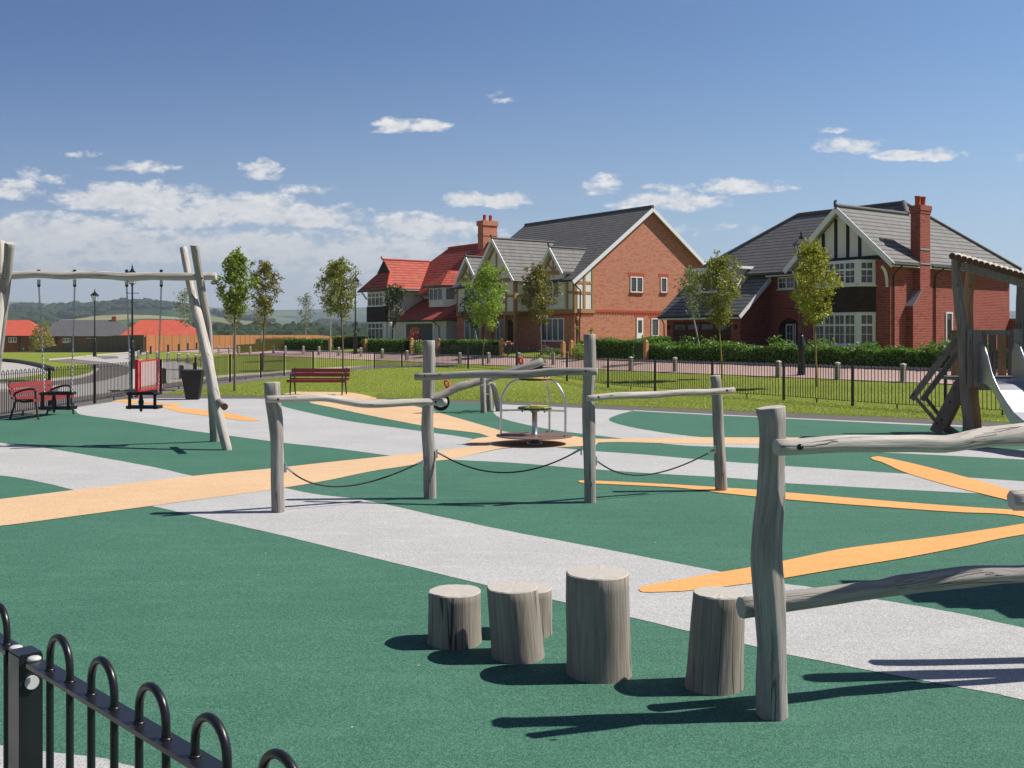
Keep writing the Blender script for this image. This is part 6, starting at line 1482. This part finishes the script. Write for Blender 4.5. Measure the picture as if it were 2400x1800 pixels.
def bush(label, name, u, y, v0, v1, half, leaf, n=500, ls=.08, seed=1, cat='plant', flowers=None, grp=None, thin=False):
    rnd = random.Random(seed); p = at(u, y); r = thing(name, label, cat, p, 0, grp); zt = CH - (v0 - HV) * y / FPX; h = max(.2, zt - p.z); b_ = MB()
    for _ in range(7): d_ = rdir(rnd); b_.tube([p, p + Vector((d_.x * half * .4, d_.y * half * .4, h * .6))], [.015, .006], n=4, cap=False)
    b_.build('stem', M['bark'], r); b_ = MB()
    for _ in range(n):
        d_ = rdir(rnd); q = p + Vector((d_.x * half * rnd.random() ** .4, d_.y * half * rnd.random() ** .4, h * (.5 + .5 * d_.z * rnd.random() ** .4))); leafquad(b_, q, rdir(rnd) + Vector((0, 0, .5)), ls * rnd.uniform(.7, 1.3), rnd)
    b_.build('foliage', M[leaf], r)
    if flowers:
        for _ in range(flowers[1]):
            b_ = MB(); d_ = rdir(rnd); b_.ball(p + Vector((d_.x * half, d_.y * half, h * (.65 + .4 * abs(d_.z)))), flowers[2], n=4); b_.build('flower', M[flowers[0]], r)
    return r
bush('copper red shrub in front of the grey garage door of the white house', 'shrub', 972, 72, 764, 790, .55, 'leaf_red', 700, .1, 21)
bush('white flowering bush between two oak posts', 'flowering_bush', 979, 68.5, 798, 830, .45, 'leaf_hedge', 600, .1, 22, flowers=('petal_w', 12, .045))
bush('lime green bush just right of the twin oak posts', 'shrub', 1357, 54.5, 803, 842, .42, 'leaf_lime', 900, .09, 23)
bush('bushy young shrub growing on the lawn behind the raised seesaw end', 'shrub', 1262, 50, 832, 860, .42, 'leaf_hedge', 500, .08, 24)
bush('silvery low plant under the ground floor window', 'plant', 1284, 62.5, 813, 828, .55, 'leaf_pale', 400, .1, 25); bush('low pale plant closest to the left twin oak post', 'plant', 1306, 61.5, 815, 829, .4, 'leaf_pale', 300, .1, 26)
bush('purple flowering plant beside the window corner', 'flowering_bush', 1272, 63, 802, 822, .25, 'leaf_dark', 150, .08, 27, flowers=('petal_p', 14, .04))
bush('round olive bush between the red roof and the grey roof', 'bush', 98, 150, 752, 800, 1.9, 'leaf_straw', 2400, .3, 28); bush('small round bush against the far left brick house', 'bush', 52, 165, 804, 818, .75, 'leaf_dark', 500, .2, 29)
def spiky(label, u, y, vt, seed):
    rnd = random.Random(seed); p = at(u, y); r = thing('spiky_palm', label, 'plant', p, 0, 'spiky palms by the gable corner'); z = CH - (vt + 8 - HV) * y / FPX; b_ = MB(); b_.tube([p, (p.x, p.y, z)], [.05, .04], n=6); b_.build('stem', M['bark'], r); b_ = MB(); c = Vector((p.x, p.y, z))
    for _ in range(60):
        d_ = rdir(rnd); d_.z = abs(d_.z) * .9 - .15; s_ = d_.cross(Vector((0, 0, 1))).normalized() * .02; e = c + d_ * rnd.uniform(.3, .5); m_ = c.lerp(e, .5) + Vector((0, 0, .04)); b_.face([c - s_, c + s_, m_ + s_, m_ - s_]); b_.face([m_ - s_, m_ + s_, e - Vector((0, 0, .03))])
    b_.build('fronds', M['leaf_straw'], r)
spiky('spiky straw coloured palm at the brick corner by the downpipe', 1352, 61, 764, 31); spiky('smaller spiky palm further right along the brick gable', 1385, 60.5, 769, 32)
# flower urn
p = at(1191, 60.5); ur = thing('flower_urn', 'dark garden urn of red and yellow flowers beside the oak post', 'urn', p); b_ = MB(); b_.lathe(p, [(.16, 0), (.16, .06), (.07, .12), (.06, .28), (.13, .36), (.22, .5), (.24, .56)], n=14); b_.build('bowl', M['iron'], ur)
rnd = random.Random(9); b_ = MB()
for _ in range(260): d_ = rdir(rnd); leafquad(b_, p + Vector((d_.x * .32, d_.y * .32, .72 + d_.z * .18)), rdir(rnd), .07, rnd)
b_.build('foliage', M['leaf_dark'], ur)
for mt_, sd2 in (('petal_p', 1), ('petal_w', 2), ('handle_red', 3)):
    rr = random.Random(sd2)
    for _ in range(8): b_ = MB(); d_ = rdir(rr); b_.ball(p + Vector((d_.x * .33, d_.y * .33, .76 + abs(d_.z) * .18)), .038, n=4); b_.build('flower', M[mt_], ur)

def hedge(label, pts, w, h, n, leaf='leaf_hedge', ls=.08, seed=1, rough=.12, grp='clipped garden hedges'):
    rnd = random.Random(seed); Q = resample(pts, .8); b_ = MB(); x0, y0 = Q[0].x, Q[0].y; o = thing('hedge', label, 'hedge', (x0, y0, tz(x0, y0)), 0, grp)
    tops = [h * (1 + rough * noise.noise((q.x * 1.3, q.y * 1.3, seed))) for q in Q]
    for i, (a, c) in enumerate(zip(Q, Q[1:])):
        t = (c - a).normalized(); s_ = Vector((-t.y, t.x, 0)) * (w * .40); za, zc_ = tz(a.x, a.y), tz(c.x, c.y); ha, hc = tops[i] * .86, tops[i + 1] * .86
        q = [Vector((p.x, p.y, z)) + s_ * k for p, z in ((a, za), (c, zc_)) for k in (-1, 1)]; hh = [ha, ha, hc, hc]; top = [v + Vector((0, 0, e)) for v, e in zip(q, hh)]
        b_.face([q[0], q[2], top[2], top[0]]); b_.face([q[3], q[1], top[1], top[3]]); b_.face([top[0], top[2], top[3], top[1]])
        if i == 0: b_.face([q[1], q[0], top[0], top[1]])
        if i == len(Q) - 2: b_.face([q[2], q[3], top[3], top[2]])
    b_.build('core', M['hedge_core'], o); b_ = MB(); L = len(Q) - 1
    for _ in range(n):
        k = rnd.random() * L; i = min(L - 1, int(k)); f = k - i; p = Q[i].lerp(Q[i + 1], f); t = (Q[i + 1] - Q[i]).normalized(); s_ = Vector((-t.y, t.x, 0)); z = tz(p.x, p.y); hh = tops[i] * (1 - f) + tops[i + 1] * f
        r_ = rnd.random(); tuft = (.42 if rough > .2 else .08) * max(0, noise.noise((p.x * 2.6, p.y * 2.6, seed + 5)) + .15)
        if r_ < .34: e = rnd.uniform(-.5, .5) * w; zz_ = hh * rnd.uniform(.86, 1.0) + tuft * rnd.random() * 1.8
        else: e = rnd.choice((-1, -1, 1)) * w * rnd.uniform(.40, .54); zz_ = hh * rnd.uniform(.08, .99)
        leafquad(b_, p + s_ * e + Vector((0, 0, z + zz_)), rdir(rnd) + Vector((0, 0, .5)), ls * rnd.uniform(.7, 1.4), rnd)
    b_.build('foliage', M[leaf], o)
    return o
def su(u, d): t_ = (u - HU) / FPX; return d * (.8081 - .589 * t_) / (.589 + .8081 * t_)
def hrow(u0, u1, d): return [sd_xy(su(u0, d), d), sd_xy(su(u1, d), d)]
hedge('long leafy hedge in front of the dark red brick house', [sd_xy(su(1530, 36.3), 36.3), sd_xy(su(1900, 36.1), 36.1), sd_xy(su(2260, 36.1), 36.1), sd_xy(su(2420, 37), 37)], 1.0, .76, 26000, ls=.105, seed=1, rough=.45)
hedge('leafy hedge below the orange brick gable', hrow(1372, 1500, 36.6), .9, 1.0, 7500, ls=.09, seed=2)
hedge('short shaded return hedge beside the garage drive', [sd_xy(su(1500, 38.5), 38.5), sd_xy(su(1560, 40.5), 40.5)], .9, 1.05, 2500, seed=3)
hedge('clipped hedge in front of the half timbered house, left of the flower urn', hrow(1040, 1168, 36.2), .9, .98, 7000, ls=.09, seed=4, rough=.06)
hedge('clipped hedge before the white rendered house', hrow(859, 960, 36.2), .9, .98, 6500, ls=.10, seed=5, rough=.06)
hedge('clipped hedge at the left end of the row, above the red bench', hrow(677, 768, 36.2), 1.0, .98, 6500, ls=.11, seed=6, rough=.1)
hedge('looser hedge at the back of the small lawn beside the white house', hrow(782, 852, 41.5), .9, .95, 4000, 'leaf_olive', ls=.12, seed=7, rough=.1)

# lawn blades along the edges and over the mound
rnd = random.Random(77); b_ = MB(); FO = [tuple(G(u, v)) for u, v in OUT_FAR]
def edge_y(x):
    best = None
    for a, c in zip(FO, FO[1:]):
        if a[0] <= x <= c[0]: return a[1] + (c[1] - a[1]) * (x - a[0]) / (c[0] - a[0])
    return 99
cnt = 0
while cnt < 70000:
    k = rnd.random(); x = rnd.uniform(-11, 13); ye = edge_y(x); y = ye + (rnd.random() ** 1.8) * 14 + (-.06 if k < .3 else 0) + (0 if k < .6 else rnd.random() * 3)
    if k < .2: y = ye + rnd.random() * .12 - .05
    s_, d_ = xy_sd(x, y)
    if d_ > 31.5 or y > 50 or x < -11: continue
    if G(655, 926)[0] - .1 < x < G(880, 926)[0] and y < 32.9: continue
    z = tz(x, y) - .012; h = rnd.uniform(.018, .042); a = rnd.random() * 6.28; w = rnd.uniform(.006, .012); lx, ly = rnd.uniform(-.03, .03), rnd.uniform(-.03, .03); i = len(b_.v)
    b_.v += [Vector((x - w * math.cos(a), y - w * math.sin(a), z)), Vector((x + w * math.cos(a), y + w * math.sin(a), z)), Vector((x + lx, y + ly, z + h))]; b_.face(None, 0, uv=[(0, 0)] * 3, idx=[i, i + 1, i + 2]); cnt += 1
o = b_.build('grass', M['blade']); tag(o, 'short mown grass blades on the lawn and mound behind the play surface', 'grass', kind='stuff')
# longer rough grass before the orange fence
b_ = MB(); cnt = 0
while cnt < 16000:
    u = rnd.uniform(555, 690); v = rnd.uniform(812, 829); y = FPX * 1.6 / (v - HV) if v > 820 else rnd.uniform(95, 140); x = (u - HU) / FPX * y; z = tz(x, y); h = rnd.uniform(.3, 1.0) * (1 if u > 600 else .4); a = rnd.random() * 6.28; w = .02; i = len(b_.v)
    b_.v += [Vector((x - w, y, z)), Vector((x + w, y, z)), Vector((x + rnd.uniform(-.1, .1), y, z + h))]; b_.face(None, 0, uv=[(0, 0)] * 3, idx=[i, i + 1, i + 2]); cnt += 1
o = b_.build('rough_grass', M['leaf_straw']); tag(o, 'long unmown grass at the foot of the orange board fence', 'grass', kind='stuff')

# ---------------------------------------------------------------- far woods
import bmesh
bm = bmesh.new(); bmesh.ops.create_icosphere(bm, subdivisions=2, radius=1); tv = [v.co.copy() for v in bm.verts]; tf = [[v.index for v in f.verts] for f in bm.faces]; bm.free()
b_ = MB(); rnd = random.Random(31)
def crown(x, y, r_, hz):
    z = tz(x, y); i = len(b_.v); o = rnd.uniform(0, 99); sy = rnd.uniform(.8, 1.2)
    for v in tv:
        k = 1 + .38 * noise.noise(v * 1.9 + Vector((o, 0, 0))) + .16 * noise.noise(v * 4.5 + Vector((0, o, 0))); b_.v.append(Vector((x + v.x * r_ * k, y + v.y * r_ * k * sy, z + hz * .45 + v.z * hz * .55 * k)))
    for f in tf: b_.face(None, 0, uv=[(0, 0)] * 3, idx=[i + q for q in f])
def ux(u, y): return (u - HU) * y / FPX
for _ in range(1500):
    y = 430 + 500 * rnd.random() ** .8; u = rnd.uniform(-700, 1500); s_ = y / 700; crown(ux(u, y), y, rnd.uniform(5.0, 9.5), (7.5 + 12.5 * (y - 430) / 500) * rnd.uniform(.8, 1.15))
for _ in range(2600):
    y = rnd.uniform(930, 2430); u = rnd.uniform(-900, 1600); x = ux(u, y); nz = noise.noise((x / 230, y / 420, 7.7))
    if u < 150 and y > 1100: ok = nz > -.45
    elif y > 2300 and 130 < u < 480: ok = nz > -.35
    else: ok = nz > (.12 if y > 1300 else -.25)
    if ok: crown(x, y, rnd.uniform(8, 15), rnd.uniform(9, 16))
for u in range(128, 470, 4):
    y = 2400 + rnd.uniform(-25, 25)
    if rnd.random() < .8: crown(ux(u, y), y, rnd.uniform(8, 13), rnd.uniform(6, 11))
o = b_.build('woodland', M['woods']); tag(o, 'dark distant woodland covering the valley and hillside behind the board fence', 'woodland', kind='stuff')

# ---------------------------------------------------------------- air
b_ = MB(); b_.b2((-9500, -70, -16), (9500, 9300, 420)); hzm = bpy.data.materials.new('haze'); hzm.use_nodes = True; nt = hzm.node_tree; nt.nodes.clear(); o_ = nn(nt, 'ShaderNodeOutputMaterial')
pv = nn(nt, 'ShaderNodeVolumePrincipled'); pv.inputs['Color'].default_value = (.74, .86, 1.0, 1); pv.inputs['Density'].default_value = HAZE; pv.inputs['Anisotropy'].default_value = .2; nt.links.new(pv.outputs[0], o_.inputs['Volume'])
o = b_.build('haze', hzm); o['kind'] = 'stuff'; o['label'] = 'thin pale air that fades the far hills'; o['category'] = 'haze'
